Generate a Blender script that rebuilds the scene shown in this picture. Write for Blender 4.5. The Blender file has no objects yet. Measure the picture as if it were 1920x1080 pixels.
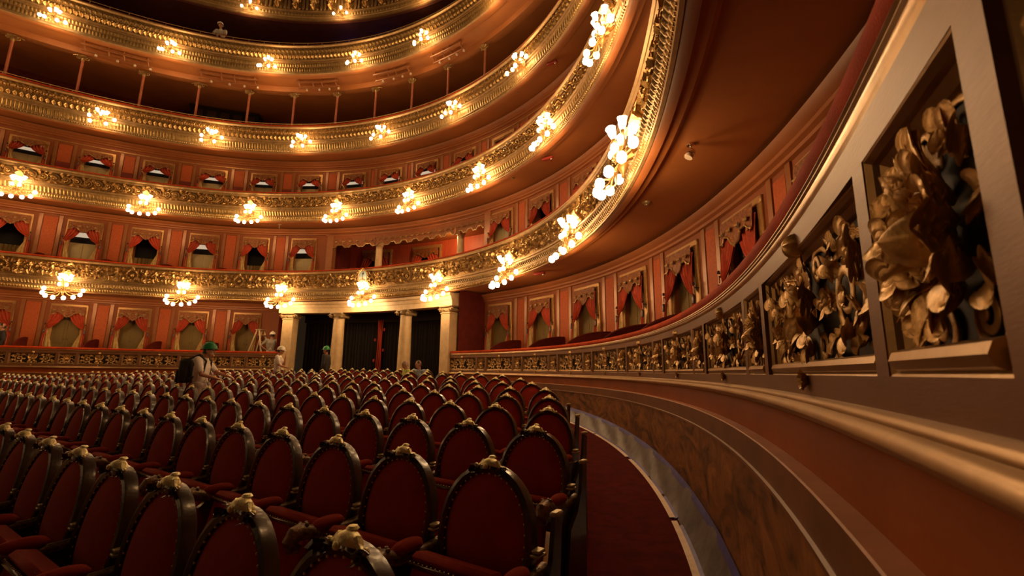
import bpy, bmesh, math, random
from mathutils import Matrix, Vector, Euler
from math import sin, cos, pi, radians, sqrt, atan2, hypot
R = random.Random(7)
SC = bpy.context.scene
COL = SC.collection
D = bpy.data
H0 = 1.5                      # eye height above the world zero; heights below are written relative to the eye

# ------------------------------------------------------------------ camera, world, light, exposure
cam = D.cameras.new('camera'); cam.sensor_width = 36.0; cam.lens = 853.0/1920*36; cam.clip_start = 0.02; cam.clip_end = 200
co = D.objects.new('camera', cam); COL.objects.link(co)
PITCH = math.atan(155.6/853.0); ROLL = 0.0145
co.matrix_world = Matrix.Translation((0, 0, H0)) @ Matrix.Rotation(pi/2+PITCH, 4, 'X') @ Matrix.Rotation(ROLL, 4, 'Z')
cam.dof.use_dof = True; cam.dof.focus_distance = 3.2; cam.dof.aperture_fstop = 5.0
SC.camera = co
W = D.worlds.new('world'); SC.world = W; W.use_nodes = True
W.node_tree.nodes['Background'].inputs[0].default_value = (1.0, 0.55, 0.25, 1)
W.node_tree.nodes['Background'].inputs[1].default_value = 0.012
SC.view_settings.view_transform = 'Standard'; SC.view_settings.look = 'None'
SC.view_settings.gamma = 1; SC.view_settings.use_curve_mapping = False
SC.view_settings.exposure = 0.5
SC.cycles.use_denoising = True
SC.cycles.max_bounces = 6; SC.cycles.diffuse_bounces = 3; SC.cycles.glossy_bounces = 3
SC.cycles.sample_clamp_indirect = 3.0
LAMP_W = {1: 62.0, 2: 60.0, 3: 42.0, 4: 42.0, 5: 36.0}
LAMP_COL = (1.0, 0.57, 0.23)

# ------------------------------------------------------------------ plan of the horseshoe
CX, CY, RAD, AX = -11.14638, 5.68853, 12.97469, 2.12495
HC = (0.00112854, -0.03360228, -0.00940742, 0.00098123, -0.00186266, -0.0027466)
def rad(th):
    t = th-AX
    return RAD*(1+sum(h*cos((i+1)*t) for i, h in enumerate(HC)))
def P(deg, off, z):
    th = radians(deg); r = rad(th)+off
    return Vector((CX+r*cos(th), CY+r*sin(th), z+H0))
def FR(deg, off, z):
    """frame on the curve: x to a viewer's right, y up, z towards the hall"""
    p = P(deg, off, z); t = (P(deg-.05, off, z)-P(deg+.05, off, z)).normalized(); up = Vector((0, 0, 1)); n = t.cross(up)
    return Matrix(((t.x, 0, n.x, p.x), (t.y, 0, n.y, p.y), (t.z, 1, n.z, p.z), (0, 0, 0, 1)))
NR = Vector((cos(radians(57)), sin(radians(57)))); UR = Vector((-NR.y, NR.x))
def floor_z(x, y):
    n = NR.x*x+NR.y*y
    return -1.49+.05*max(-6, min(n, 12.2))

# ------------------------------------------------------------------ materials
def mat(name, col, rough=.5, metal=0.0, var=0.0, scale=8.0, bump=0.0, bscale=None, sheen=0.0, col2=None, coat=0.0, stretch=None, emit=None, est=0.0, spec=None, dist=0.0):
    m = D.materials.new(name); m.use_nodes = True; nt = m.node_tree; b = nt.nodes['Principled BSDF']
    b.inputs['Base Color'].default_value = (*col, 1); b.inputs['Roughness'].default_value = rough; b.inputs['Metallic'].default_value = metal
    if sheen: b.inputs['Sheen Weight'].default_value = sheen; b.inputs['Sheen Roughness'].default_value = .4; b.inputs['Sheen Tint'].default_value = (*[min(1, c*2.5+.05) for c in col], 1)
    if coat: b.inputs['Coat Weight'].default_value = coat; b.inputs['Coat Roughness'].default_value = .15
    if spec is not None: b.inputs['Specular IOR Level'].default_value = spec
    if emit: b.inputs['Emission Color'].default_value = (*emit, 1); b.inputs['Emission Strength'].default_value = est
    if var or col2 or bump:
        tc = nt.nodes.new('ShaderNodeTexCoord'); mp = nt.nodes.new('ShaderNodeMapping'); nt.links.new(tc.outputs['Object'], mp.inputs[0])
        if stretch: mp.inputs['Scale'].default_value = stretch
        nz = nt.nodes.new('ShaderNodeTexNoise'); nz.inputs['Scale'].default_value = scale; nz.inputs['Detail'].default_value = 6; nz.inputs['Roughness'].default_value = .6; nz.inputs['Distortion'].default_value = dist
        nt.links.new(mp.outputs[0], nz.inputs['Vector'])
        rp = nt.nodes.new('ShaderNodeValToRGB'); c2 = col2 or tuple(c*(1-var) for c in col); c1 = col if col2 else tuple(min(1, c*(1+var)) for c in col)
        rp.color_ramp.elements[0].position = .32; rp.color_ramp.elements[1].position = .68
        rp.color_ramp.elements[0].color = (*c2, 1); rp.color_ramp.elements[1].color = (*c1, 1)
        nt.links.new(nz.outputs['Fac'], rp.inputs[0]); nt.links.new(rp.outputs[0], b.inputs['Base Color'])
        if bump:
            n2 = nt.nodes.new('ShaderNodeTexNoise'); n2.inputs['Scale'].default_value = bscale or scale*4; n2.inputs['Detail'].default_value = 4
            nt.links.new(mp.outputs[0], n2.inputs['Vector'])
            bp = nt.nodes.new('ShaderNodeBump'); bp.inputs['Strength'].default_value = bump; bp.inputs['Distance'].default_value = .01
            nt.links.new(n2.outputs['Fac'], bp.inputs['Height']); nt.links.new(bp.outputs[0], b.inputs['Normal'])
    return m
M = dict(
    gilt=mat('gilt', (.6, .38, .145), .38, .7, .25, 9, .25, 60),
    gilt_pale=mat('pale_gilt', (.42, .26, .11), .46, .5, .2, 6, .1, 50),
    gilt_dark=mat('aged_gilt', (.42, .27, .11), .42, .7, .3, 10, .3, 60),
    gilt_back=mat('gilt_ground', (.36, .21, .07), .48, .6, .45, 14, .9, 26),
    carved=mat('carved_bronze_gilt', (.62, .38, .14), .42, .45, .3, 14, .2, 70),
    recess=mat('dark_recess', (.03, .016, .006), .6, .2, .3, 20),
    bronze=mat('mauve_bronze_paint', (.2, .087, .042), .45, .2, .14, 3, .06, 40, stretch=(1, 1, 6), spec=.35),
    bronze_gold=mat('bronze_moulding', (.36, .21, .085), .3, .6, .15, 6, .05, 40),
    velvet=mat('red_velvet', (.47, .05, .007), .85, 0, .25, 5, .3, 200, spec=.15),
    seat=mat('seat_velvet', (.34, .026, .009), .85, 0, .25, 4, .2, 180, sheen=.12, spec=.2),
    pad_velvet=mat('arm_velvet', (.27, .022, .008), .85, 0, .2, 6, .2, 150, sheen=.12, spec=.2),  # slightly darker velvet for arm pads and seat edges
    mahogany=mat('dark_mahogany', (.04, .016, .008), .3, 0, .4, 12, .15, 40, coat=.5),
    scrollwood=mat('gilt_rubbed_carving', (.16, .09, .035), .4, .3, .7, 40, .3, 90),
    brass=mat('brass', (.85, .62, .3), .4, .4),
    crest=mat('gilt_crest', (1.0, .78, .42), .4, .3, .25, 30, .3, 90),
    tan=mat('worn_tan_metal', (.4, .3, .16), .4, .4, .3, 20),
    redwood=mat('red_brown_paint', (.25, .055, .005), .65, 0, .16, 1.6, .08, 30, spec=.08),
    marble=mat('brown_marble', (.34, .125, .026), .5, 0, 0, 2.6, .05, 30, col2=(.05, .015, .003), stretch=(.75, .75, 1.5), spec=.25, dist=2.2),
    marble_cap=mat('brown_marble_cap', (.16, .055, .012), .4, 0, .25, 5),
    strip=mat('pink_marble_ledge', (.34, .13, .06), .35, 0, .2, 6),
    carpet=mat('red_carpet', (.075, .0045, .003), .95, 0, .3, 9, .5, 220, spec=.1),
    sheet=mat('grey_plastic_sheet', (.14, .12, .125), .35, 0, .35, 7, .4, 9),
    bluetape=mat('blue_tape', (.065, .055, .26), .5, 0, .25, 12),
    whitetape=mat('cream_tape', (.72, .55, .42), .5, 0, .1, 10),
    soffit=mat('soffit_plaster', (.42, .15, .038), .6, 0, .12, .8, .05, 20),
    soffit_pale=mat('soffit_border', (.36, .12, .034), .5, 0, .08, 2),
    wall=mat('orange_wall', (.27, .07, .014), .65, 0, .1, 2),
    damask=mat('orange_damask', (.45, .088, .015), .7, 0, .2, 22, .1, 60),
    pilaster=mat('pilaster_paint', (.34, .13, .045), .35, .15, .1, 4),
    frame_gold=mat('door_frame_gilt', (.5, .27, .09), .4, .4, .2, 8),
    door=mat('cream_door', (.46, .36, .17), .5, 0, .06, 2),
    door_olive=mat('olive_drape_door', (.2, .125, .03), .7, 0, .15, 4, stretch=(8, 8, .3)),
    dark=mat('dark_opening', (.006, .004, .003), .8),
    transom=mat('white_transom_glow', (.8, .7, .55), .5, emit=(1, .8, .55), est=.35),  # white header strip, its brightness put in as a faint glow
    drape=mat('red_drape', (.42, .045, .009), .7, 0, .25, 10, .1, 60, sheen=.4),
    lining=mat('khaki_lining', (.52, .34, .11), .65, 0, .2, 8, .1, 40, sheen=.2),
    valance=mat('bronze_valance', (.24, .075, .014), .65, 0, .6, 22, .3, 40),
    fin=mat('partition_velvet', (.1, .01, .004), .85, 0, .2, 6, spec=.15),
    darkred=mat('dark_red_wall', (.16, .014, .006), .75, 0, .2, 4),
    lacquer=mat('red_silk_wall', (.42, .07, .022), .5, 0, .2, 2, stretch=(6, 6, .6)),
    cream=mat('cream_stone', (.72, .5, .26), .4, 0, .12, 5, .05, 30),
    capital=mat('aged_capital', (.36, .24, .11), .5, .3, .3, 14),
    blackcloth=mat('black_curtain', (.016, .009, .007), .85, 0, .3, 6, sheen=.1),
    bulb=mat('lamp_glass', (1, .9, .75), .3, emit=(1.0, .8, .5), est=9.0),
    cherry=mat('cazuela_post', (.4, .1, .04), .45, 0, .15, 6),
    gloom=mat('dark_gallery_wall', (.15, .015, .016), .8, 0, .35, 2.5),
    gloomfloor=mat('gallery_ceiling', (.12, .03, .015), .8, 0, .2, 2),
    whitepaint=mat('white_paint', (.75, .62, .48), .5),
    chrome=mat('chrome', (.8, .78, .75), .15, 1.0),
    skin=mat('skin', (.5, .24, .14), .55), hair_dark=mat('dark_hair', (.02, .014, .01), .6), hair_grey=mat('grey_hair', (.3, .26, .24), .6),
    white_cloth=mat('white_cloth', (.9, .84, .76), .8, 0, .08, 8), dark_cloth=mat('dark_cloth', (.03, .024, .022), .8, 0, .2, 8),
    grey_cloth=mat('grey_cloth', (.3, .26, .2), .8, 0, .1, 8), pale_trouser=mat('pale_trousers', (.42, .34, .3), .8, 0, .1, 8),
    lime_cloth=mat('lime_cloth', (.5, .55, .12), .8), blue_cloth=mat('pale_blue_cloth', (.3, .34, .42), .8),
    green_hat=mat('green_helmet', (.02, .25, .08), .35), white_hat=mat('white_helmet', (.85, .78, .66), .35),
    wood=mat('pale_ladder_wood', (.62, .45, .26), .5, 0, .15, 6), redrope=mat('red_cord', (.45, .04, .015), .7),
    shield_blue=mat('pale_blue_enamel', (.4, .55, .6), .4), redlamp=mat('red_device', (.35, .03, .02), .5),
    bluelight=mat('blue_lamp_glass', (.05, .1, .6), .4, emit=(.08, .22, 1), est=5.0),
    tawny=mat('tawny_wood_floor', (.4, .2, .05), .5, 0, .2, 8),
)
M['bulb'].cycles.emission_sampling = 'NONE'; M['transom'].cycles.emission_sampling = 'NONE'

# ------------------------------------------------------------------ mesh helpers
class MB:
    def __init__(s): s.v = []; s.f = []; s.m = []; s.cur = 0
    def mi(s, i): s.cur = i; return s
    def add(s, v, f, mx=None):
        o = len(s.v)
        s.v += [tuple(mx @ Vector(p)) for p in v] if mx is not None else [tuple(p) for p in v]
        s.f += [tuple(i+o for i in q) for q in f]; s.m += [s.cur]*len(f); return s
    def merge(s, b, mx=None):
        o = len(s.v); s.v += [tuple(mx @ Vector(p)) for p in b.v] if mx is not None else b.v
        s.f += [tuple(i+o for i in q) for q in b.f]; s.m += b.m; return s
    def box(s, c, d, mx=None, bev=0.0):
        x, y, z = c; a, b, e = d[0]/2, d[1]/2, d[2]/2
        if bev:
            k = min(bev, a*.9, b*.9, e*.9); v = []; f = []
            # chamfered box: 24 points
            for sx in (-1, 1):
                for sy in (-1, 1):
                    for sz in (-1, 1):
                        v += [(x+sx*(a-k), y+sy*(b-k), z+sz*e), (x+sx*(a-k), y+sy*b, z+sz*(e-k)), (x+sx*a, y+sy*(b-k), z+sz*(e-k))]
            bm = bmesh.new()
            for p in v: bm.verts.new(p)
            bmesh.ops.convex_hull(bm, input=bm.verts); bm.verts.index_update()
            vv = [tuple(p.co) for p in bm.verts]; ff = [tuple(p.index for p in q.verts) for q in bm.faces]; bm.free()
            return s.add(vv, ff, mx)
        v = [(x+sx*a, y+sy*b, z+sz*e) for sx in (-1, 1) for sy in (-1, 1) for sz in (-1, 1)]
        return s.add(v, [(0, 1, 3, 2), (4, 6, 7, 5), (0, 4, 5, 1), (2, 3, 7, 6), (0, 2, 6, 4), (1, 5, 7, 3)], mx)
    def grid(s, fn, nu, nv, closeu=False, closev=False, mx=None):
        v = [fn(i/nu, j/nv) for i in range(nu if closeu else nu+1) for j in range(nv if closev else nv+1)]
        A = nu if closeu else nu+1; B = nv if closev else nv+1; f = []
        for i in range(nu):
            for j in range(nv):
                i2 = (i+1) % A; j2 = (j+1) % B; f.append((i*B+j, i2*B+j, i2*B+j2, i*B+j2))
        return s.add(v, f, mx)
    def ball(s, c, r, nu=8, nv=5, mx=None):
        rx, ry, rz = (r, r, r) if not isinstance(r, (tuple, list)) else r
        v = [(c[0], c[1], c[2]-rz)]; f = []
        for j in range(1, nv):
            a = -pi/2+pi*j/nv
            for i in range(nu): v.append((c[0]+rx*cos(a)*cos(2*pi*i/nu), c[1]+ry*cos(a)*sin(2*pi*i/nu), c[2]+rz*sin(a)))
        v.append((c[0], c[1], c[2]+rz)); L = len(v)-1
        for i in range(nu): f.append((0, 1+(i+1) % nu, 1+i)); f.append((L, L-nu+i, L-nu+(i+1) % nu))
        for j in range(nv-2):
            for i in range(nu): a = 1+j*nu+i; b = 1+j*nu+(i+1) % nu; f.append((a, b, b+nu, a+nu))
        return s.add(v, f, mx)
    def lathe(s, prof, n=12, mx=None):
        v = []; f = []
        for r, z in prof:
            for i in range(n): v.append((r*cos(2*pi*i/n), r*sin(2*pi*i/n), z))
        for k in range(len(prof)-1):
            for i in range(n): a = k*n+i; b = k*n+(i+1) % n; f.append((a, b, b+n, a+n))
        f.append(tuple(range(n-1, -1, -1))); f.append(tuple((len(prof)-1)*n+i for i in range(n)))
        return s.add(v, f, mx)
    def tube(s, pts, r, n=6, mx=None):
        pts = [Vector(p) for p in pts]; rs = r if isinstance(r, (list, tuple)) else [r]*len(pts); v = []; f = []
        ref = None
        for k, p in enumerate(pts):
            d = (pts[min(k+1, len(pts)-1)]-pts[max(k-1, 0)]).normalized()
            if ref is None: ref = d.orthogonal().normalized()
            ref = (ref-d*ref.dot(d)); ref = ref.normalized() if ref.length > 1e-6 else d.orthogonal().normalized()
            q = d.cross(ref)
            for i in range(n): a = 2*pi*i/n; v.append(tuple(p+(ref*cos(a)+q*sin(a))*rs[k]))
        for k in range(len(pts)-1):
            for i in range(n): a = k*n+i; b = k*n+(i+1) % n; f.append((a, b, b+n, a+n))
        f.append(tuple(range(n-1, -1, -1))); f.append(tuple((len(pts)-1)*n+i for i in range(n)))
        return s.add(v, f, mx)
    def prism(s, poly, d0, d1, ax='y', mx=None):
        n = len(poly)
        mk = {'y': lambda a, b, d: (a, d, b), 'x': lambda a, b, d: (d, a, b), 'z': lambda a, b, d: (a, b, d)}[ax]
        v = [mk(a, b, d0) for a, b in poly]+[mk(a, b, d1) for a, b in poly]
        f = [tuple(range(n)), tuple(range(2*n-1, n-1, -1))]+[(i, i+n, (i+1) % n+n, (i+1) % n) for i in range(n)]
        return s.add(v, f, mx)
    def sweep(s, prof, t0, t1, step=1.0, closed=False, zf=None):
        n = max(1, int(math.ceil(abs(t1-t0)/step))); k = len(prof); v = []; f = []
        for i in range(n+1):
            t = t0+(t1-t0)*i/n; th = radians(t); r0 = rad(th); c, q = cos(th), sin(th)
            for o, z in prof:
                r = r0+o; x = CX+r*c; y = CY+r*q
                v.append((x, y, (zf(x, y)+z if zf else z)+H0))
        for i in range(n):
            for j in range(k if closed else k-1):
                j2 = (j+1) % k; f.append((i*k+j, (i+1)*k+j, (i+1)*k+j2, i*k+j2))
        if closed: f.append(tuple(range(k))); f.append(tuple(n*k+j for j in range(k-1, -1, -1)))
        return s.add(v, f)
    def mesh(s, name, mats, sharp=38):
        me = D.meshes.new(name); me.from_pydata(s.v, [], s.f)
        mats = mats if isinstance(mats, (list, tuple)) else [mats]
        for m in mats: me.materials.append(M[m] if isinstance(m, str) else m)
        if len(mats) > 1: me.polygons.foreach_set('material_index', s.m)
        bm = bmesh.new(); bm.from_mesh(me); bmesh.ops.recalc_face_normals(bm, faces=bm.faces); bm.to_mesh(me); bm.free()
        me.polygons.foreach_set('use_smooth', [True]*len(me.polygons)); me.set_sharp_from_angle(angle=radians(sharp)); me.update()
        return me
    def build(s, name, mats, parent=None, mx=None, sharp=38): return put(name, s.mesh(name, mats, sharp), parent, mx)
def put(name, me, parent=None, mx=None):
    o = D.objects.new(name, me); COL.objects.link(o)
    if parent is not None: o.parent = parent
    if mx is not None: o.matrix_basis = mx
    return o
def tag(o, label=None, cat=None, group=None, kind=None):
    if label: o['label'] = label
    if cat: o['category'] = cat
    if group: o['group'] = group
    if kind: o['kind'] = kind
    return o
def thing(name, label, cat, mx=None, group=None):
    o = D.objects.new(name, None); COL.objects.link(o); o.empty_display_size = .1
    if mx is not None: o.matrix_basis = mx
    return tag(o, label, cat, group)
def struct(name, mb, m, parent=None, sharp=38): return tag(mb.build(name, m, parent, sharp=sharp), kind='structure')
def dup(o, parent=None, mx=None):
    c = o.copy(); COL.objects.link(c); c.parent = parent
    if mx is not None: c.matrix_basis = mx
    for ch in list(o.children): dup(ch, c)
    return c
T = Matrix.Translation
def RZ(a): return Matrix.Rotation(radians(a), 4, 'Z')
def RX(a): return Matrix.Rotation(radians(a), 4, 'X')
def RY(a): return Matrix.Rotation(radians(a), 4, 'Y')
def S(x, y=None, z=None):
    y = x if y is None else y; z = x if z is None else z
    return Matrix.Diagonal((x, y, z, 1))
ORD = 'zeroth first second third fourth fifth sixth seventh eighth ninth tenth eleventh twelfth thirteenth fourteenth fifteenth sixteenth seventeenth eighteenth nineteenth'.split()
def ordn(n):
    if n < 20: return ORD[n]
    tens = {2: 'twent', 3: 'thirt', 4: 'fort'}[n//10]
    return tens+'ieth' if n % 10 == 0 else tens+'y-'+ORD[n % 10]

# ------------------------------------------------------------------ the shell: floor, slabs, walls
A0, A1 = -26.0, 150.0         # span of the horseshoe that is built
PL, PR = 82.6, 47.6           # the entrance portico interrupts the stalls boxes between these bearings
CENT = [126.2, 117.5, 109.0, 100.4, 91.8, 83.3, 74.8, 67.3, 59.8, 51.8, 43.85, 35.65, 27.1, 18.7, 10.6, 2.4, -5.8, -14.0]
CENT = [143.6, 134.9]+CENT
HALF = [4.3 if c > 70 else 4.05 for c in CENT]

fl = MB()
def ffn(u, v):
    th = radians(u*360); r = (rad(th)+(2.4 if PR-2 < u*360 < PL+2 else -.02))*v; x = CX+r*cos(th); y = CY+r*sin(th); return (x, y, floor_z(x, y)+H0)
fl.grid(ffn, 180, 24, closeu=True)
struct('floor', fl, 'carpet')

ws = MB()
def wfn(u, v):
    th = radians(u*360); r = (rad(th)-1.2)*v; x = CX+r*cos(th); y = CY+r*sin(th); return (x, y, floor_z(x, y)+H0+.005)
ws.grid(wfn, 120, 20, closeu=True)
struct('floor_seating', ws, 'tawny')
# stalls parapet: names of the pieces follow the section from rail to floor
def parapet(name, label, t0, t1, bigs, near):
    pa = thing(name, label, 'parapet', T(P((t0+t1)/2, 0, floor_z(*P((t0+t1)/2, 0, 0)[:2]))))
    inv = pa.matrix_basis.inverted()
    def part(nm, prof, m, step=1.0, closed=False, zf=None, a=t0, b=t1, sharp=38):
        return MB().sweep(prof, a, b, step, closed, zf).build(nm, m, pa, inv, sharp)
    rail = [(.12, .545), (.004, .547), (-.004, .558), (-.01, .578), (-.009, .6), (.002, .622), (.04, .634), (.12, .63)]
    part('velvet_rail', rail, 'velvet', .5, True)
    part('rail_moulding', [(.004, .549), (-.008, .546), (-.013, .535), (-.008, .529), (-.011, .52), (-.006, .513), (-.008, .5), (-.003, .49), (0, .482)], 'bronze_gold', .5)
    part('top_stile', [(0, .488), (0, .41), (.06, .41), (.06, .488)], 'bronze', .5, True)
    part('bottom_stile', [(0, 0), (0, -.07), (.06, -.07), (.06, 0)], 'bronze', .5, True)
    part('base_moulding', [(0, -.062), (-.012, -.064), (-.022, -.07), (-.026, -.078), (-.026, -.083), (-.036, -.088), (-.046, -.098), (-.048, -.11), (-.04, -.122), (-.024, -.13), (-.006, -.136), (0, -.142)], 'bronze_gold', .5)
    part('red_band', [(0, -.14), (-.004, -.145), (-.018, -.29)], 'redwood', .5)
    part('plinth_ledge', [(-.018, -.288), (-.068, -.292), (-.072, -.297)], 'strip', .5)
    part('plinth_cap', [(-.072, -.297), (-.072, -.42), (-.082, -.425), (-.082, -.44), (-.07, -.445)], 'marble_cap', .5)
    part('marble_facing', [(-.072, -.44), (-.078, -1.6)], 'marble', .5)
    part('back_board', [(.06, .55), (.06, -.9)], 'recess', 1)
    # nails along the lower edge of the velvet
    nb = MB()
    a = t1
    while a > t0 and near:
        nb.ball(P(a, -.004, .554), .0045, 6, 4); a -= .16 if a < 6 else .3
        if a > 20: break
    if near: tag(nb.build('brass_nails', 'brass', pa, inv), kind='stuff')
    k = 0
    for bs, per in bigs:
        for kind, hi, lo in (('big', bs, bs-5.65), ('small', bs-5.95, bs-per+.3)):
            if hi > t1+.5 or lo < t0: continue
            c = (hi+lo)/2; w = (P(hi, 0, 0)-P(lo, 0, 0)).length
            st = MB().sweep([(0, 0), (0, .41), (.06, .41), (.06, 0)], hi, hi+(.3), .3, True).build('stile', 'bronze', pa, inv)
            carved_panel(pa, inv, kind, c, w, .41, c)
    return pa

# ------------------------------------------------------------------ carved ornament library
def leaf(L=.16, Wd=.05, curl=1.6, lobes=4, nu=14, nv=6, thick=.006, cup=.5, a0=.25, tipcurl=2.2):
    b = MB(); pts = []; y = z = 0.0; ang = a0; prof = []
    for i in range(nu+1):
        u = i/nu; prof.append((y, z, ang)); ang = a0+curl*.6*sin(pi*u)*.6-tipcurl*max(0, u-.55)**1.3*1.8+.2*u
        y += L/nu*cos(ang); z += L/nu*sin(ang)
    rows = []
    for i in range(nu+1):
        u = i/nu; y, z, ang = prof[i]; w = Wd*min(1, (u*2.6+.12))**.7*sqrt(max(.012, 1-max(0, (u-.55)/.45)**2.6))*(1-.40*(1-abs(sin(pi*lobes*u))**.55)*(u > .12))
        row = []
        for j in range(nv+1):
            v = j/nv*2-1; lift = cup*w*(abs(v)**1.6)-.14*Wd*(1-min(1, abs(v)*3.5))+.2*Wd*abs(sin(pi*lobes*u))*abs(v)-.07*Wd*cos(v*pi*5)*(nv > 7)
            fwd = w*.35*abs(v)   # lobes sweep towards the tip
            row.append((v*w, y+fwd*cos(ang)-lift*sin(ang), z+fwd*sin(ang)+lift*cos(ang)))
        rows.append(row)
    n = (nu+1)*(nv+1); v = [p for r in rows for p in r]; B = nv+1
    f = [(i*B+j, (i+1)*B+j, (i+1)*B+j+1, i*B+j+1) for i in range(nu) for j in range(nv)]
    if thick:
        v2 = []
        for i, r in enumerate(rows):
            ang = prof[i][2]
            for p in r: v2.append((p[0]*.96, p[1]+thick*sin(ang), p[2]-thick*cos(ang)))
        v += v2; f += [tuple(x+n for x in reversed(q)) for q in f]
        ed = [i*B for i in range(nu+1)]+[nu*B+j for j in range(1, B)]+[i*B+nv for i in range(nu-1, -1, -1)]+[j for j in range(nv-1, 0, -1)]
        f += [(ed[k], ed[(k+1) % len(ed)], ed[(k+1) % len(ed)]+n, ed[k]+n) for k in range(len(ed))]
    return b.add(v, f)
def spiral(r=.07, turns=1.35, tr=.014, n=26, m=6, tail=.12, lift=.03):
    b = MB(); pts = []; rs = []
    for i in range(n+1):
        u = i/n; a = pi/2+turns*2*pi*u; q = r*(1-.82*u); pts.append((q*cos(a), q*sin(a), .012+lift*u)); rs.append(tr*(1-.45*u))
    pre = [(pts[0][0]+tail*(1-k/4), pts[0][1]-.04*(1-k/4)**2, .008) for k in range(4)]
    b.tube(pre+pts, [tr*.5+tr*.12*k for k in range(4)]+rs, m)
    return b.ball((pts[-1][0], pts[-1][1], pts[-1][2]), tr*1.25, 8, 5)
def rosette(r=.04, n=6, k=4):
    b = MB()
    for i in range(n): b.merge(leaf(r, r*.45, 1.0, 2, 5, 2, 0, .5, .5, 1.0), RZ(360/n*i))
    return b.ball((0, 0, r*.3), r*.28, 8, 5)
def bud(r=.045, L=.13):
    b = MB()
    def fn(u, v):
        a = 2*pi*u; q = r*(sin(pi*min(1, .18+.82*v))**.8)*(1-.10*abs(sin(3*a))**.35*(v > .3)) if v < 1 else 0
        return (q*cos(a), q*sin(a), L*v+(.012*v))
    b.grid(fn, 24, 10, closeu=True)
    return b.lathe([(r*.55, 0), (r*1.12, L*.16), (r*1.15, L*.26), (r*.95, L*.32)], 16)
def knob(r=.045):
    b = MB()
    def fn(u, v):
        a = 2*pi*u; ph = pi*v; q = r*(1+.12*cos(6*a)*sin(ph)); return (q*sin(ph)*cos(a), q*sin(ph)*sin(a)*.85, q*cos(ph)*1.0+.02)
    return b.grid(fn, 24, 8, closeu=True)
def shell(r=.07, n=7):
    b = MB()
    for i in range(n):
        a = -72+144*i/(n-1); b.merge(leaf(r, r*.22, .5, 1, 5, 2, .003, -.5, .5, .8), RZ(a))
    return b.ball((0, 0, .012), r*.2, 8, 4)
LIB = {True: dict(
    broad=leaf(.17, .062, 2.0, 4, 28, 14, .006, .55, .35, 2.6), slim=leaf(.18, .036, 1.5, 4, 24, 10, .006, .5, .3, 2.4), droop=leaf(.17, .052, 2.4, 3, 26, 12, .006, .75, .5, 3.4),
    scroll=spiral(.068, 1.4, .017, 28, 8), bigscroll=spiral(.13, 1.7, .02, 40, 8, .2, .045), flower=rosette(.05, 7), bud=bud(), knob=knob(), shell=shell(.09)), False: dict(
    broad=leaf(.17, .062, 2.0, 2, 5, 2, 0, .55, .35, 2.6), slim=leaf(.18, .034, 1.5, 2, 5, 2, 0, .5, .3, 2.4), droop=leaf(.17, .05, 2.4, 2, 5, 2, 0, .75, .5, 3.4),
    scroll=spiral(.068, 1.3, .017, 9, 4), bigscroll=spiral(.13, 1.6, .02, 14, 4, .2, .045), flower=rosette(.05, 5), bud=bud(.045, .13), knob=knob(), shell=shell(.09, 5))}
NAMES = dict(broad='acanthus_leaf', slim='slender_leaf', droop='drooping_leaf', scroll='volute', bigscroll='scroll_stem', flower='rosette', bud='bud', knob='gourd_boss', shell='shell')
LIBME = {}
def libmesh(k):
    if k not in LIBME: LIBME[k] = LIB[True][k].mesh(NAMES[k], 'carved', 50)
    return LIBME[k]
def at(x, y, z, a, s=1.0, tilt=0, flip=1): return T((x, y, z)) @ RZ(a-90) @ RX(tilt*.6) @ S(s*flip, s, s)
def orn_small():
    q = [('bud', T((0, .2, .02)) @ S(.98, .98, 1.75))]
    for a, sc in ((90, .9), (72, .8), (108, .8)): q.append(('slim', at(0, .25, .0, a, sc, 6)))
    for sg in (-1, 1):
        q += [('broad', at(sg*.03, .24, .02, 90-sg*35, .72, 18)), ('broad', at(sg*.07, .29, .0, 90-sg*18, .6, 8)), ('droop', at(sg*.09, .3, .0, 90-sg*58, .62, 10)), ('scroll', at(sg*.045, .345, .0, 90, .5, 0, sg)), ('scroll', at(sg*.15, .34, .0, 90, .45, 0, -sg)),
              ('broad', at(sg*.04, .21, .03, 90-sg*78, .74, 22)), ('droop', at(sg*.1, .22, .0, 90-sg*92, .58, 8)), ('broad', at(sg*.035, .185, .03, 90-sg*112, .74, 22)), ('slim', at(sg*.12, .18, 0, 90-sg*100, .5, 6)),
              ('droop', at(sg*.05, .15, .02, 90-sg*140, .74, 14)), ('droop', at(sg*.1, .13, .0, 90-sg*125, .62, 8)), ('scroll', at(sg*.065, .075, .0, 270, .55, 0, -sg)), ('scroll', at(sg*.15, .07, .0, 270, .42, 0, sg)), ('broad', at(sg*.02, .13, .02, 270+sg*16, .66, 12)), ('slim', at(sg*.12, .09, 0, 270+sg*30, .5))]
    q.append(('droop', at(0, .13, .02, 270, .72, 8))); q.append(('shell', at(0, .3, .02, 90, .6)))
    return q
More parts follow.
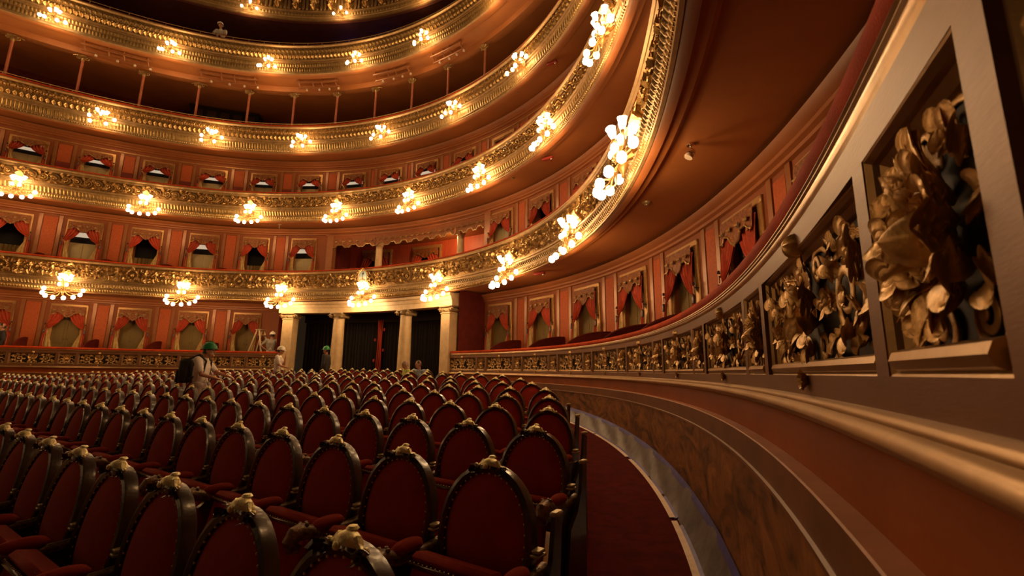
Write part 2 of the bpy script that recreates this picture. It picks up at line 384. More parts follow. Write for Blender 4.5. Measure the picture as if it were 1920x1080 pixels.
def orn_big():
    q = [('knob', T((0, .425, .075)) @ S(1.0, 1, 2.5)), ('shell', at(0, .27, .03, 90, 1.0)), ('bud', T((0, .2, .0)) @ S(.8)), ('flower', T((0, -.015, .12)) @ S(.95, .95, 2.0)), ('droop', at(0, .1, .03, 270, .75)), ('broad', at(0, .31, .02, 90, .6))]
    for sg in (-1, 1):
        q += [('broad', at(sg*.03, .22, .02, 90-sg*55, 1.1, 8)), ('droop', at(sg*.03, .17, .02, 90-sg*125, 1.1, 8)), ('scroll', at(sg*.1, .33, .01, 90, .8, 0, sg)), ('scroll', at(sg*.1, .08, .01, 270, .8, 0, -sg)),
              ('bigscroll', at(sg*.36, .2, .0, 90, 1.0, 0, -sg)), ('flower', T((sg*.36, .2, .045)) @ S(.9)), ('scroll', at(sg*.56, .1, .0, 270, .95, 0, sg)), ('flower', T((sg*.56, .1, .03)) @ S(.55))]
        for i in range(7):
            a = i*51+20; q.append((('broad', 'slim', 'droop')[i % 3], at(sg*(.36+.085*cos(radians(a))), .2+.085*sin(radians(a)), .015, 90-sg*(90-a-28), .66, 10)))
        q += [('broad', at(sg*.47, .25, .01, 90-sg*40, .95, 8)), ('slim', at(sg*.52, .27, .0, 90-sg*75, .6)), ('slim', at(sg*.47, .33, .0, 90+sg*60, .6)), ('droop', at(sg*.5, .17, .01, 90-sg*95, .8)), ('broad', at(sg*.18, .2, .01, 90-sg*90, .6)),
              ('slim', at(sg*.2, .34, 0, 90-sg*80, .8)), ('slim', at(sg*.2, .06, 0, 90-sg*100, .8)), ('droop', at(sg*.44, .09, .01, 270-sg*30, .5)), ('slim', at(sg*.05, .06, .02, 270+sg*30, .5))]
    return q
ORN = dict(small=orn_small(), big=orn_big())
PANME = {}
def carved_panel(pa, inv, kind, c, w, h, bearing):
    """recessed back + moulded inner frame (one mesh) with the carving as its children"""
    f = FR(c, 0, 0); key = (kind, round(w, 2))
    if key not in PANME:
        b = MB(); x = w/2; ring = [(0, 0), (.004, -.002), (.012, -.012), (.016, -.022), (.03, -.034), (.034, -.048)]
        for (dx, dz), (ex, ez) in zip(ring, ring[1:]):
            o = [(-x+dx, dx, dz), (x-dx, dx, dz), (x-dx, h-dx, dz), (-x+dx, h-dx, dz)]; i2 = [(-x+ex, ex, ez), (x-ex, ex, ez), (x-ex, h-ex, ez), (-x+ex, h-ex, ez)]
            b.add(o+i2, [(k, (k+1) % 4, (k+1) % 4+4, k+4) for k in range(4)])
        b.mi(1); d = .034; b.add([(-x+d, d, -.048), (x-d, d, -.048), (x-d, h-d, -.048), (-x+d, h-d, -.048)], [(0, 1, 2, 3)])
        b.mi(0); b.tube([(-x+.03, .026, -.012), (x-.03, .026, -.012)], .02, 8)
        PANME[key] = b.mesh('panel_frame', ['bronze_gold', 'recess'], 30)
    pf = put('panel_frame', PANME[key], pa, inv @ f)
    base = T((0, 0, -.045)) @ S(w/(1.28 if kind == 'big' else .385), h/.41, .34)
    if bearing < 12:
        for k, mx in ORN[kind]:
            jit = RZ(R.uniform(-4, 4)) if k in ('broad', 'slim', 'droop') else Matrix()
            put(NAMES[k], libmesh(k), pf, base @ mx @ jit)
    else:
        key = kind+'_low'
        if key not in PANME:
            b = MB()
            for k, mx in ORN[kind]: b.merge(LIB[False][k], mx)
            PANME[key] = b.mesh('carving', 'carved', 50)
        put('carving', PANME[key], pf, base)

par_r = parapet('stalls_parapet', 'long curved bronze box parapet with carved panels and red velvet rail beside the camera', -31.0, 47.4, [(47.6-8*k, 8.0) for k in range(10)], True)
par_l = parapet('stalls_parapet', 'curved box parapet with gilt panels across the stalls behind the far seats', 82.05, 140.0, [(138.8-8.5*k, 8.5) for k in range(7)], False)

# protective sheet and tapes at the foot of the right hand wall
def zfl(x, y): return floor_z(x, y)
sh = MB(); n = 220
def shf(u, v):
    t = -30+80*u; o = -.085-.125*v-.012*sin(u*130+3*v)*sin(pi*v); x, y, _ = P(t, o, 0); return (x, y, floor_z(x, y)+H0+.006+.25*(1-v)**1.25+.006*sin(u*210+v*5)*sin(pi*v))
sh.grid(shf, n, 6); sheet = tag(sh.build('protective_sheet', 'sheet'), 'grey plastic sheet taped along the foot of the marble plinth', 'sheet')
tb = MB().sweep([(-.083, .262), (-.1, .225), (-.106, .21)], -30, 50, .6, zf=zfl)
tag(tb.build('masking_tape', 'bluetape', sheet), 'blue tape along the upper edge')
tb = MB()
a = -30.0
while a < 40:
    l = R.uniform(2.2, 7); tb.sweep([(-.2, .022), (-.222, .011), (-.235, .009)], a, a+l, .5, zf=zfl); a += l+R.uniform(.2, .8)
tag(tb.build('masking_tape', 'bluetape', sheet), 'blue tape along the lower edge')
ft = thing('floor_tape', 'cream tape stuck in strips to the red carpet beside the plastic sheet', 'tape', T(P(0, -.25, floor_z(2, 6)))); fti = ft.matrix_basis.inverted(); a = -30.0
while a < 30:
    l = R.uniform(6, 13); MB().sweep([(-.226, .013), (-.275, .011)], a, a+l, .5, zf=zfl).build('tape_strip', 'whitetape', ft, fti); a += l+R.uniform(.2, .7)

# ------------------------------------------------------------------ box walls with doorways
def wall_ring(name, z0, z1, ztop, off, lo, hi, doors, dh, doorstyle, first):
    """orange wall between doorways: lintel ring, panels, pilasters; doors as structure"""
    wl = MB(); dz = dh
    wl.sweep([(off, dz), (off, ztop)], lo, hi, 1).sweep([(off, z0-.7), (off, z0)], lo, hi, 1)
    edges = [lo]
    cs = sorted(c for c in doors if lo < c < hi)
    dw = 2.35
    prev = lo
    for c in cs:
        if c-dw > prev: wl.sweep([(off, z0), (off, dz)], prev, c-dw, 1)
        prev = c+dw
    if hi > prev: wl.sweep([(off, z0), (off, dz)], prev, hi, 1)
    w = struct(name, wl, 'wall')
    cor = MB().sweep([(off-.0, ztop-.26), (off-.05, ztop-.24), (off-.05, ztop-.19), (off-.1, ztop-.16), (off-.1, ztop-.11), (off-.16, ztop-.07), (off-.2, ztop)], lo, hi, 1)
    cor.build('cornice', 'soffit_pale', w)
    tb = MB().sweep([(off, dz+.13), (off-.03, dz+.14), (off-.03, dz+.18), (off, dz+.19)], lo, hi, 1); tb.build('picture_moulding', 'frame_gold', w)
    # panels between doors
    ends = [lo]+cs+[hi]
    for a, b in zip(cs, cs[1:]):
        if b-a > 12: continue
        m = (a+b)/2; hw = (b-a)/2-dw-1.15
        pb = MB().sweep([(off-.012, z0+.95), (off-.02, z0+.97), (off-.02, dz+.0), (off-.012, dz+.02)], m-hw, m+hw, 1, True); pb.build('damask_panel', 'damask', w)
        for s, cc in ((-1, a), (1, b)):
            e = m+s*hw; pb = MB().sweep([(off-.0, z0), (off-.03, z0), (off-.03, dz+.1), (off, dz+.1)], e+s*.12, e+s*.6, .5, True); pb.build('pilaster', 'pilaster', w)
        pb = MB().sweep([(off-.0, z0), (off-.035, z0), (off-.035, z0+.9), (off, z0+.93)], m-hw-.05, m+hw+.05, 1, True); pb.build('dado_panel', 'darkred', w)
    for c in cs:
        f = FR(c, off, z0); k = wall_ring.n; wall_ring.n += 1
        hh = dz-z0; x = (P(c+dw, off, 0)-P(c-dw, off, 0)).length/2
        b = MB(); fw = .13
        for xx in (-1, 1): b.box((xx*(x-fw/2), hh/2, .01), (fw, hh, .08), None, .015); b.box((xx*(x-fw-.012), hh/2-.05, .0), (.03, hh-.1, .05), None, .01)
        b.box((0, hh-fw/2, .012), (2*x, fw, .085), None, .015); b.box((0, hh-fw-.012, 0), (2*x-2*fw, .03, .05), None, .01)
        d = b.build('door_%d' % k, 'frame_gold', None, f); tag(d, kind='structure')
        st = doorstyle(c)
        iw = x-fw
        jb = MB()
        for xx in (-1, 1): jb.box((xx*(iw+.005), hh/2, -.16), (.02, hh, .32))
        jb.box((0, hh-fw+.01, -.16), (2*iw, .02, .32)); jb.build('door_jamb', 'wall', d)
        if st == 'open':
            ob = MB(); ob.box((0, hh/2, -.5), (2*iw+.6, hh, .04)); ob.build('dark_backing', 'dark', d)  # near-black sheet standing in for the darkness behind the open door
            ob = MB(); ob.grid(lambda u, v: ((u*2-1)*iw, v*hh*.5, -.3+.03*sin(u*40)), 40, 2); ob.build('inner_drape', 'door_olive', d)
        else:
            top = hh-fw
            lf = {'closed': 'door', 'olive': 'door_olive', 'gap': 'door'}[st]
            if st == 'gap':
                dh2 = top*.67
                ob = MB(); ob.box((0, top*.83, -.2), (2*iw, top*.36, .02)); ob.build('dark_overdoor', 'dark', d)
                ob = MB(); ob.box((0, top*.82, -.16), (2*iw, top*.08, .03), None, .005); ob.build('transom', 'transom', d)
            else: dh2 = top
            for xx in (-1, 1):
                ob = MB(); ob.box((xx*iw/2, dh2/2, -.14), (iw-.006, dh2, .035), None, .004)
                for yy, h2 in ((.22, .3), (.67, .46)): ob.box((xx*iw/2, dh2*yy, -.118), (iw*.62, dh2*h2, .014), None, .006)
                ob.build('door_leaf', lf, d)
            if first:
                for xx in (-.05, .05): MB().ball((xx, dh2*.5, -.1), (.012, .03, .012), 6, 4).build('door_handle', 'mahogany', d)
    return w
wall_ring.n = 1
def curtain_parts(mb_w, hh, sym):
    """meshes for a draped doorway: valance, two red drapes, two khaki linings; y up, x right, z to viewer"""
    w = mb_w; top = hh-.12
    va = MB()
    def vf(u, v):
        x = (u*2-1)*w; sc = (.30+.07*cos(2*pi*u*2)-.05*cos(2*pi*u)+.03*abs(sin(pi*u*6)))*hh/2.64; return (x, top+.03-v*sc, .09+.012*sin(u*38)*(v)+.02*v)
    va.grid(vf, 40, 4)
    tr = MB(); tr.tube([(lambda p: (p[0], p[1]-.006, p[2]+.008))(vf(i/40, 1)) for i in range(41)], .014, 5)
    for i in range(5):
        p = vf(.1+.2*i, 1); tr.ball((p[0], p[1]-.03, p[2]+.01), (.018, .035, .018), 6, 4)
    for i in range(4): tr.merge(LIB[False]['shell'], T((-w*.75+w*.5*i, top-.05*hh, .115)) @ S(.9*hh/2.64, -.9*hh/2.64, .6))
    out = [('valance', va, 'valance', None), ('valance_fringe', tr, 'gilt_dark', None)]
    tie = hh*.62
    for s in (-1, 1):
        inner = w*.07 if s < 0 else w*.02
        def df(u, v):   # u: 0 outer, 1 inner ; v: 0 top, 1 tieback
            q = v**1.6; xo = w*(1.0+.10*v*v); xi = inner+(w*1.0-inner)*q
            x = xo+(xi-xo)*u; y = top-.1-(top-.1-tie)*v-.05*u*(1-v)*0-.16*sin(pi*u*.5)*v*(1-v)*2+(.12*(1-u)*v*v)
            return (s*x, y, .05+.03*sin(u*26+2*v)*(1-.4*v)+.05*v)
        d = MB().grid(df, 26, 10); out.append(('drape', d, 'drape', None))
        def lf(u, v):   # skirt below the tieback, opens inwards
            xo = w*(1.1+.03*v); xi = w*(.98-.6*sin(pi*.5*min(1, v*1.3))*(1-.12*v)); x = xo+(xi-xo)*u
            return (s*x, tie+.02-(tie+.02)*v-.1*u*(1-v), .08+.03*sin(u*17+v*6)*(.3+v)+.05*sin(pi*v))
        d = MB(); d.grid(lf, 18, 8); out.append(('lining', d, 'lining', None))
        def ef(u, v):
            xo = w*(1.22+.0*v); xi = w*(1.02); x = xo+(xi-xo)*u
            return (s*x, tie-(tie)*v, .1+.02*sin(u*14+v*3)+.04*sin(pi*v))
        d = MB(); d.grid(ef, 6, 5); out.append(('drape_tail', d, 'drape', None))
        hb = MB(); hb.tube([(s*w*1.17, tie+.12, .02), (s*w*1.17, tie+.12, .13)], .012, 6); hb.lathe([(.012, 0), (.03, .01), (.02, .05), (.006, .06)], 8, T((s*w*1.17, tie+.16, .12)) @ RX(-90)); hb.mi(1).tube([(s*w*1.17, tie+.14, .12), (s*w*1.17, tie+.02, .12)], .013, 6)
        hb.mi(0).lathe([(.03, -.16), (.026, -.02), (.012, .0)], 8, T((s*w*1.17, tie+.0, .13)) @ RX(-90)); out.append(('tieback', hb, ['mahogany', 'pilaster'], None))
    return out
CURT = {}
def curtain(c, off, z0, dz, label, group):
    f = FR(c, off-.03, z0); hh = dz-z0; w = .82*(P(c+2.35, off, 0)-P(c-2.35, off, 0)).length/2; key = (round(w, 1), round(hh, 2))
    t = thing('doorway_curtain', label, 'curtain', f, group)
    if key not in CURT: CURT[key] = [(n, b.mesh(n, m, 60)) for n, b, m, _ in curtain_parts(w, hh, 0)]
    for n, me in CURT[key]: put(n, me, t)
    return t
def partition(c, off0, off1, zr, ztop, label, group):
    b = MB(); pr = []
    for i in range(13):
        u = i/12; pr.append((off1+(off0-off1)*u, zr-.05+(ztop-zr)*sqrt(max(0, 1-(1-u)**2))*1.0))
    poly = [(off0, zr-.7)]+[(off1, zr-.7)]+pr
    v = []
    for s in (-.16, .16):
        for o, z in poly: v.append(tuple(P(c+s, o, z)))
    n = len(poly); fs = [tuple(range(n)), tuple(range(2*n-1, n-1, -1))]+[(i, i+n, (i+1) % n+n, (i+1) % n) for i in range(n)]
    t = b.add(v, fs).build('box_partition', 'fin'); tag(t, label, 'partition', group)
    MB().tube([P(c, o, z+.015) for o, z in pr], .03, 6).build('padded_edge', 'fin', t)
    return t
OFFW = 1.45
tiers = [  # name, wall name, floor, door top, soffit, rail, wall offset, doorway style
    (0, 'wall_lower', -.28, 2.36, 2.72, .6),
    (1, 'wall_middle', 3.3, 5.8, 6.18, 3.85),
    (2, 'wall_upper', 7.2, 8.88, 9.45, 7.35)]
def style1(c):
    return 'open' if any(abs(c-a) < 1 for a in (122.0, 109.0, 91.8, 126.2)) else 'gap'
LV = ['stalls level', 'first balcony', 'second balcony']
def run_level(lv, lo, hi, doors, style, side):
    _, wn, z0, dz, so, rl = tiers[lv]
    wall_ring(wn+'_'+side, z0, so, so, OFFW, lo, hi, doors, dz, style, lv == 0)
    where = {(0, 'right'): 'stalls boxes right of the portico', (0, 'left'): 'stalls boxes left of the portico', (1, 'right'): 'first balcony boxes right of the central box', (1, 'left'): 'first balcony boxes left of the central box', (2, 'round'): 'second balcony boxes'}[(lv, side)]
    vis = [c for c in sorted(doors, reverse=True) if lo+1 < c < hi-1 and {0: -10, 1: 20, 2: 45}[lv] < c < 127]      # the doorways the frame shows
    for i, c in enumerate(vis):
        curtain(c, OFFW, z0, dz, 'red draped curtain, %s doorway from the left, %s' % (ordn(i+1), where), 'draped doorway curtains')
    ends = [(a+b)/2 for a, b in zip(vis, vis[1:]) if abs(a-b) < 12]
    for i, m in enumerate(ends):
        if lv < 2: partition(m, OFFW-.02, .12 if lv else .1, rl-.1, rl+.42, 'dark red partition, %s from the left, %s' % (ordn(i+1), where), 'box partitions')
run_level(0, -24, PR-.4, [c for c in CENT if -20 < c < 46], lambda c: 'olive', 'right')
run_level(0, PL+2.6, 132, [c for c in CENT if 86 < c < 130], lambda c: 'olive', 'left')
run_level(1, 5, 46.7, [c for c in CENT if 8 < c < 46], lambda c: 'closed' if c > 40 else 'open', 'right')
run_level(1, 78.8, 132, [c for c in CENT if 80 < c < 130], style1, 'left')
run_level(2, 25, 136, [c for c in CENT if 30 < c < 135], lambda c: 'gap', 'round')

# ------------------------------------------------------------------ balconies
def modulated(prof, amp, pitch_deg, t0, t1, twist, sub=6):
    """profile swept with tongues: each point has a weight for the modulation"""
    b = MB(); n = int(abs(t1-t0)/pitch_deg)*sub; k = len(prof); v = []; f = []
    for i in range(n+1):
        t = t0+(t1-t0)*i/n; th = radians(t); r0 = rad(th)
        for j, (o, z, w) in enumerate(prof):
            ph = 2*pi*(i/sub+twist*j/(k-1)); m = abs(sin(ph/2))**.6-.6
            r = r0+o-w*amp*m; v.append((CX+r*cos(th), CY+r*sin(th), z+H0+(w*amp*m*.3)))
        if i:
            for j in range(k-1): f.append(((i-1)*k+j, i*k+j, i*k+j+1, (i-1)*k+j+1))
    return b.add(v, f)
def module_mesh(items, name, m='gilt', sc=None):
    b = MB()
    for k, mx in items: b.merge(LIB[False][k], mx)
    return b.mesh(name, m, 50)
def ring_wreath(r, n, s):
    q = []
    for i in range(n):
        a = 360*i/n; q.append(('slim', at(r*cos(radians(a)), r*sin(radians(a)), .0, a+100, s, 5)))
    return q
def soff(o, zl, back, t0=A0, t1=A1):
    return [(o+.0, zl), (o+.05, zl-.03), (o+.13, zl-.03), (o+.14, zl+.02), (o+.26, zl+.02), (o+.27, zl+.07), (back, zl+.09)]
def balcony(lv, label, o, zr, zl, t0, t1, back, ztop_floor):
    t = thing('balcony_front', label, 'balcony', T(P(70, o, zl))); inv = t.matrix_basis.inverted()
    part = lambda nm, b, m, sh=38: b.build(nm, m, t, inv, sh)
    return t, inv, part
def level_slab(nm, o, zl, back, zfloor, t0, t1):
    b = MB().sweep([(o+.3, zl+.085), (back, zl+.1)], t0, t1, 1); sf = struct('ceiling_'+nm, b, 'soffit')
    b = MB().sweep([(o+.0, zl), (o+.04, zl-.025), (o+.13, zl-.025), (o+.14, zl+.015)], t0, t1, 1); tag(b.build('soffit_border', 'soffit_pale', sf), None)
    b = MB().sweep([(o+.14, zl+.015), (o+.25, zl+.02), (o+.26, zl+.06), (o+.31, zl+.088)], t0, t1, 1); b.build('soffit_step', 'soffit', sf)
    b = MB().sweep([(o+.1, zfloor), (back, zfloor)], t0, t1, 2); struct('floor_'+nm, b, 'darkred')
    return sf
# --- first balcony
o = -.17
b1, inv1, part = balcony(1, 'lowest gilded balcony front with deep acanthus frieze and red velvet rail', o, 3.89, 2.68, A0, A1, 1.5, 2.98)
part('velvet_rail', MB().sweep([(o+.16, 3.84), (o-.03, 3.86), (o-.05, 3.9), (o-.03, 3.94), (o+.03, 3.955), (o+.16, 3.95)], A0, A1, .7, True), 'velvet')
part('cornice', MB().sweep([(o-.05, 3.87), (o-.07, 3.86), (o-.07, 3.835), (o-.04, 3.825), (o-.03, 3.8), (o, 3.79)], A0, A1, .7), 'gilt_pale')
part('frieze_ground', MB().sweep([(o+.02, 3.8), (o+.07, 3.78), (o+.08, 3.15)], A0, A1, .7), 'gilt_back')
part('lower_cornice', MB().sweep([(o+.08, 3.17), (o+.03, 3.16), (o-.0, 3.14), (o-.0, 3.11), (o+.03, 3.1), (o+.02, 3.06), (o-.01, 3.05), (o-.01, 3.03)], A0, A1, .7), 'gilt_pale')
part('gadroon_moulding', modulated([(o+.04, 3.035, 0), (o-.03, 3.02, .6), (o-.075, 2.98, 1), (o-.085, 2.93, 1), (o-.065, 2.885, .8), (o-.02, 2.86, 0)], .07, .42, A0, A1, .75), 'gilt_dark', 60)
part('fillet', MB().sweep([(o-.0, 2.865), (o-.06, 2.862), (o-.065, 2.835), (o-.045, 2.83), (o-.045, 2.815)], A0, A1, .7), 'gilt_pale')
part('tongue_moulding', modulated([(o-.045, 2.815, 0), (o-.06, 2.79, .8), (o-.04, 2.745, 1), (o-.01, 2.715, .6), (o+.01, 2.705, 0)], .06, .36, A0, A1, .3), 'gilt', 60)
part('lip', MB().sweep([(o+.01, 2.71), (o-.035, 2.705), (o-.045, 2.69), (o-.03, 2.672), (o+.01, 2.668)], A0, A1, .7), 'gilt_pale')
bd = MB(); a = A0
while a < A1:
    bd.ball(P(a, o-.045, 2.7), .018, 5, 3); a += .24
tag(part('beading', bd, 'gilt'), kind='stuff')
q = []
for sg in (-1, 1):
    q += [('bigscroll', at(sg*.28, .3, 0, 90, 1.35, 0, -sg)), ('flower', T((sg*.28, .3, .06)) @ S(1.4)), ('broad', at(sg*.42, .42, .02, 90-sg*30, 1.3, 8)), ('droop', at(sg*.42, .18, .02, 270+sg*40, 1.2, 8)), ('broad', at(sg*.1, .36, .02, 90-sg*20, 1.3, 6)), ('droop', at(sg*.1, .25, .02, 270+sg*25, 1.2)), ('scroll', at(sg*.12, .5, 0, 90, 1.0, 0, sg)), ('slim', at(sg*.3, .5, 0, 90-sg*70, 1)), ('slim', at(sg*.3, .1, 0, 90-sg*110, 1))]
    for i in range(5): a = 72*i; q.append((('broad', 'droop')[i % 2], at(sg*(.28+.12*cos(radians(a))), .3+.12*sin(radians(a)), .03, a+50, .8, 10)))
scr1 = module_mesh(q, 'scroll_carving')
med1 = module_mesh([('bud', T((0, .3, 0)) @ S(1.3, 1.5, .8))]+[(k, T((0, .31, .02)) @ S(1, 1.15, 1) @ m) for k, m in ring_wreath(.17, 16, .7)]+[('shell', at(0, .53, .04, 90, 1.0)), ('droop', at(0, .12, .03, 270, .9)), ('broad', at(-.04, .1, .03, 220, .8)), ('broad', at(.04, .1, .03, 320, .8)), ('knob', T((0, .62, .05)) @ S(.8))], 'wreath_medallion')
aca1 = module_mesh([('broad', at(0, .05, .02, 90, 2.2, 4)), ('broad', at(-.05, .06, .02, 118, 2.0, 6)), ('broad', at(.05, .06, .02, 62, 2.0, 6)), ('droop', at(-.06, .25, .03, 150, 1.6, 8)), ('droop', at(.06, .25, .03, 30, 1.6, 8)), ('shell', at(0, .46, .05, 90, 1.6)), ('scroll', at(-.16, .48, .02, 90, 1.2, 0, -1)), ('scroll', at(.16, .48, .02, 90, 1.2, 0, 1)), ('flower', T((0, .1, .08)) @ S(1.2)), ('knob', T((0, .6, .05)))], 'acanthus_bracket')
spr1 = module_mesh([('broad', at(-.06, .08, .0, 70, 1.2, 6)), ('droop', at(.06, .56, .0, 250, 1.2, 6)), ('broad', at(.04, .3, .0, 20, 1.1, 8)), ('droop', at(-.04, .34, 0, 170, 1.0, 8)), ('flower', T((-.02, .32, .05))), ('slim', at(.1, .05, 0, 95, 1.2)), ('scroll', at(.02, .47, .01, 90, 1.0, 0, -1)), ('scroll', at(-.02, .14, .01, 270, 1.0, 0, -1))], 'leaf_spray')
pil1 = module_mesh([('broad', at(0, .02, .03, 90, 1.3, 4)), ('slim', at(0, .26, .03, 90, 1.4, 4)), ('scroll', at(-.04, .52, .02, 90, .7, 0, -1)), ('scroll', at(.04, .52, .02, 90, .7, 0, 1)), ('droop', at(0, .3, .04, 270, .8))], 'leaf_pilaster')
L1 = [133.4, 116.2, 99.0, 81.8, 65.2, 49.2, 33.0, 16.6, -.6]
step1 = lambda a: 8.6 if a > 66 else 8.15
for a in L1:
    st = step1(a); put('acanthus_bracket', aca1, b1, inv1 @ FR(a, o+.07, 3.17) @ S(1, 1, .65))
    put('wreath_medallion', med1, b1, inv1 @ FR(a-st, o+.07, 3.17) @ S(1, 1, .65))
    for k in (.5, 1.5): put('scroll_carving', scr1, b1, inv1 @ FR(a-st*k, o+.07, 3.17) @ S(.95, 1, .65))
    for k in (.14, .34, .66, .86, 1.14, 1.34, 1.66, 1.86): put('leaf_spray', spr1, b1, inv1 @ FR(a-st*k, o+.07, 3.17) @ S(-1 if k % 1 > .5 else 1, 1, .65))
    for k in (.05, .24, .44, .56, .76, .95, 1.05, 1.24, 1.44, 1.56, 1.76, 1.95): put('leaf_spray', spr1, b1, inv1 @ FR(a-st*k, o+.075, 3.8) @ S(-.9 if k % 1 > .5 else .9, -.9, .5))
    for k in (.25, .75, 1.25, 1.75): put('leaf_pilaster', pil1, b1, inv1 @ FR(a-st*k, o+.06, 3.17) @ S(1, 1, .65))
level_slab('first', o, 2.69, 1.7, 2.98, A0, A1)
# --- second balcony
o = .03
b2, inv2, part = balcony(2, 'second gilded balcony front with pierced scroll frieze above the first balcony boxes', o, 7.43, 6.13, A0, A1, 1.5, 6.5)
part('velvet_rail', MB().sweep([(o+.16, 7.36), (o-.03, 7.37), (o-.05, 7.41), (o-.02, 7.45), (o+.16, 7.45)], A0, A1, .8, True), 'velvet')
part('cornice', MB().sweep([(o-.05, 7.38), (o-.07, 7.37), (o-.07, 7.33), (o-.03, 7.3), (o-.03, 7.24), (o, 7.2)], A0, A1, .8), 'gilt_pale')
part('frieze_ground', MB().sweep([(o+.03, 7.22), (o+.03, 6.74)], A0, A1, .8), 'gilt_back')
part('lower_cornice', MB().sweep([(o+.03, 6.76), (o-.04, 6.75), (o-.04, 6.71), (o-.01, 6.7), (o-.01, 6.64), (o-.04, 6.63), (o-.04, 6.6), (o, 6.59)], A0, A1, .8), 'gilt_pale')
part('wave_moulding', modulated([(o, 6.6, 0), (o-.01, 6.56, .6), (o+.01, 6.48, 1), (o+.02, 6.41, .6), (o+.0, 6.37, 0)], .055, .5, A0, A1, .5, 5), 'gilt', 60)
part('tongue_moulding', modulated([(o+.0, 6.36, 0), (o-.02, 6.33, .8), (o-.02, 6.28, 1), (o+.01, 6.24, 0)], .05, .36, A0, A1, 0, 4), 'gilt', 60)
part('lip', MB().sweep([(o+.01, 6.37), (o-.04, 6.368), (o-.04, 6.35), (o, 6.345), (o+.01, 6.24), (o-.03, 6.235), (o-.045, 6.2), (o-.03, 6.14), (o+.01, 6.13)], A0, A1, .8), 'gilt_pale')
bd = MB(); a = 5
while a < 132:
    bd.ball(P(a, o-.05, 6.19), .022, 5, 3); a += .3
tag(part('beading', bd, 'gilt'), kind='stuff')
q = [('bigscroll', at(-.08, .22, 0, 90, 1.15, 0, -1)), ('flower', T((-.08, .22, .05)) @ S(1.2)), ('scroll', at(.14, .15, 0, 90, 1.25, 0, -1)), ('broad', at(.1, .3, .02, 55, .95, 8)), ('slim', at(.02, .4, 0, 20, .9)), ('droop', at(.1, .1, .02, 320, .9, 8)), ('slim', at(-.15, .08, 0, 200, .7)), ('broad', at(-.2, .3, .02, 120, .8, 8)), ('slim', at(-.1, .06, 0, 340, .9))]
scr2 = module_mesh(q, 'scroll_carving', 'gilt')
bk2 = module_mesh([('broad', at(0, .02, .02, 90, 1.9, 4)), ('droop', at(-.06, .2, .03, 140, 1.4)), ('droop', at(.06, .2, .03, 40, 1.4)), ('shell', at(0, .36, .04, 90, 1.2)), ('scroll', at(-.12, .36, .02, 90, 1.0, 0, -1)), ('scroll', at(.12, .36, .02, 90, 1.0, 0, 1))], 'acanthus_bracket')
L2 = [142.0, 124.8, 107.5, 90.0, 73.0, 57.3, 41.1, 25.0, 8.6, -7.5]
a = 0.0; i = 0
while a < 133:
    put('scroll_carving', scr2, b2, inv2 @ FR(a, o+.02, 6.75) @ (Matrix() if i % 2 else T((0, .45, 0)) @ S(1, -1, 1))); a += 1.45; i += 1
for a in L2: put('acanthus_bracket', bk2, b2, inv2 @ FR(a, o-.01, 6.75))
level_slab('second', o, 6.13, 1.7, 6.55, A0, A1)
# --- third balcony
o = .36
b3, inv3, part = balcony(3, 'third gilded balcony front with lattice leaf frieze below the slender posts', o, 10.7, 9.4, A0, A1, 4, 9.9)
part('velvet_rail', MB().sweep([(o+.16, 10.67), (o-.02, 10.68), (o-.04, 10.73), (o-.01, 10.78), (o+.16, 10.78)], 10, A1, 1, True), 'velvet')
part('cornice', MB().sweep([(o-.04, 10.69), (o-.06, 10.68), (o-.06, 10.64), (o-.02, 10.62), (o, 10.59)], 10, A1, 1), 'gilt_pale')
part('frieze_ground', MB().sweep([(o+.03, 10.6), (o+.02, 10.02)], 10, A1, 1), 'gilt_back')
part('lower_cornice', MB().sweep([(o+.02, 10.04), (o-.05, 10.03), (o-.05, 9.98), (o-.01, 9.97), (o-.01, 9.9), (o-.04, 9.89), (o-.04, 9.85), (o, 9.84)], 10, A1, 1), 'gilt_pale')
part('wave_moulding', modulated([(o, 9.85, 0), (o-.02, 9.8, .7), (o-.01, 9.7, 1), (o+.01, 9.6, .6), (o+.01, 9.56, 0)], .065, .5, 14, 134, .4, 4), 'gilt', 60)
part('lip', MB().sweep([(o+.01, 9.57), (o-.04, 9.56), (o-.05, 9.52), (o-.02, 9.5), (o-.02, 9.46), (o-.05, 9.45), (o-.05, 9.42), (o, 9.4)], 10, A1, 1), 'gilt_pale')
bd = MB(); a = 14
while a < 134: bd.ball(P(a, o-.045, 9.49), .026, 5, 3); a += .34
tag(part('beading', bd, 'gilt'), kind='stuff')
lat3 = module_mesh([('broad', at(0, .02, .0, 90, 1.5, 6)), ('droop', at(-.08, .3, .0, 60, 1.2, 6)), ('droop', at(.08, .3, 0, 120, 1.2, 6)), ('flower', T((0, .3, .05)) @ S(1.2)), ('scroll', at(-.12, .12, 0, 90, .9, 0, 1)), ('scroll', at(.12, .45, 0, 90, .9, 0, -1)), ('broad', at(0, .56, 0, 270, 1.1, 6))], 'lattice_carving', 'gilt')
a = 16.0; i = 0
while a < 134: put('lattice_carving', lat3, b3, inv3 @ FR(a, o+.02, 10.03) @ (S(.75, 1, .5) if i % 2 else S(-.75, 1, .5))); a += .8; i += 1
L3 = [133.5, 116.3, 99.1, 82.4, 65.7, 49.6, 33.8, 18.0]
level_slab('third', o, 9.4, 4.2, 9.75, A0, A1)
def handrail(t, inv, o, z, t0, t1, h):
    MB().tube([P(t0+(t1-t0)*i/80, o, z+h) for i in range(81)], .014, 6).build('handrail', 'brass', t, inv)
    a = t0; b = MB()
    while a < t1:
        MB().tube([P(a, o, z), P(a, o, z+h)], .011, 5).build('handrail_post', 'brass', t, inv); a += 2.9
handrail(b3, inv3, .42, 10.74, 14, 133, .13)
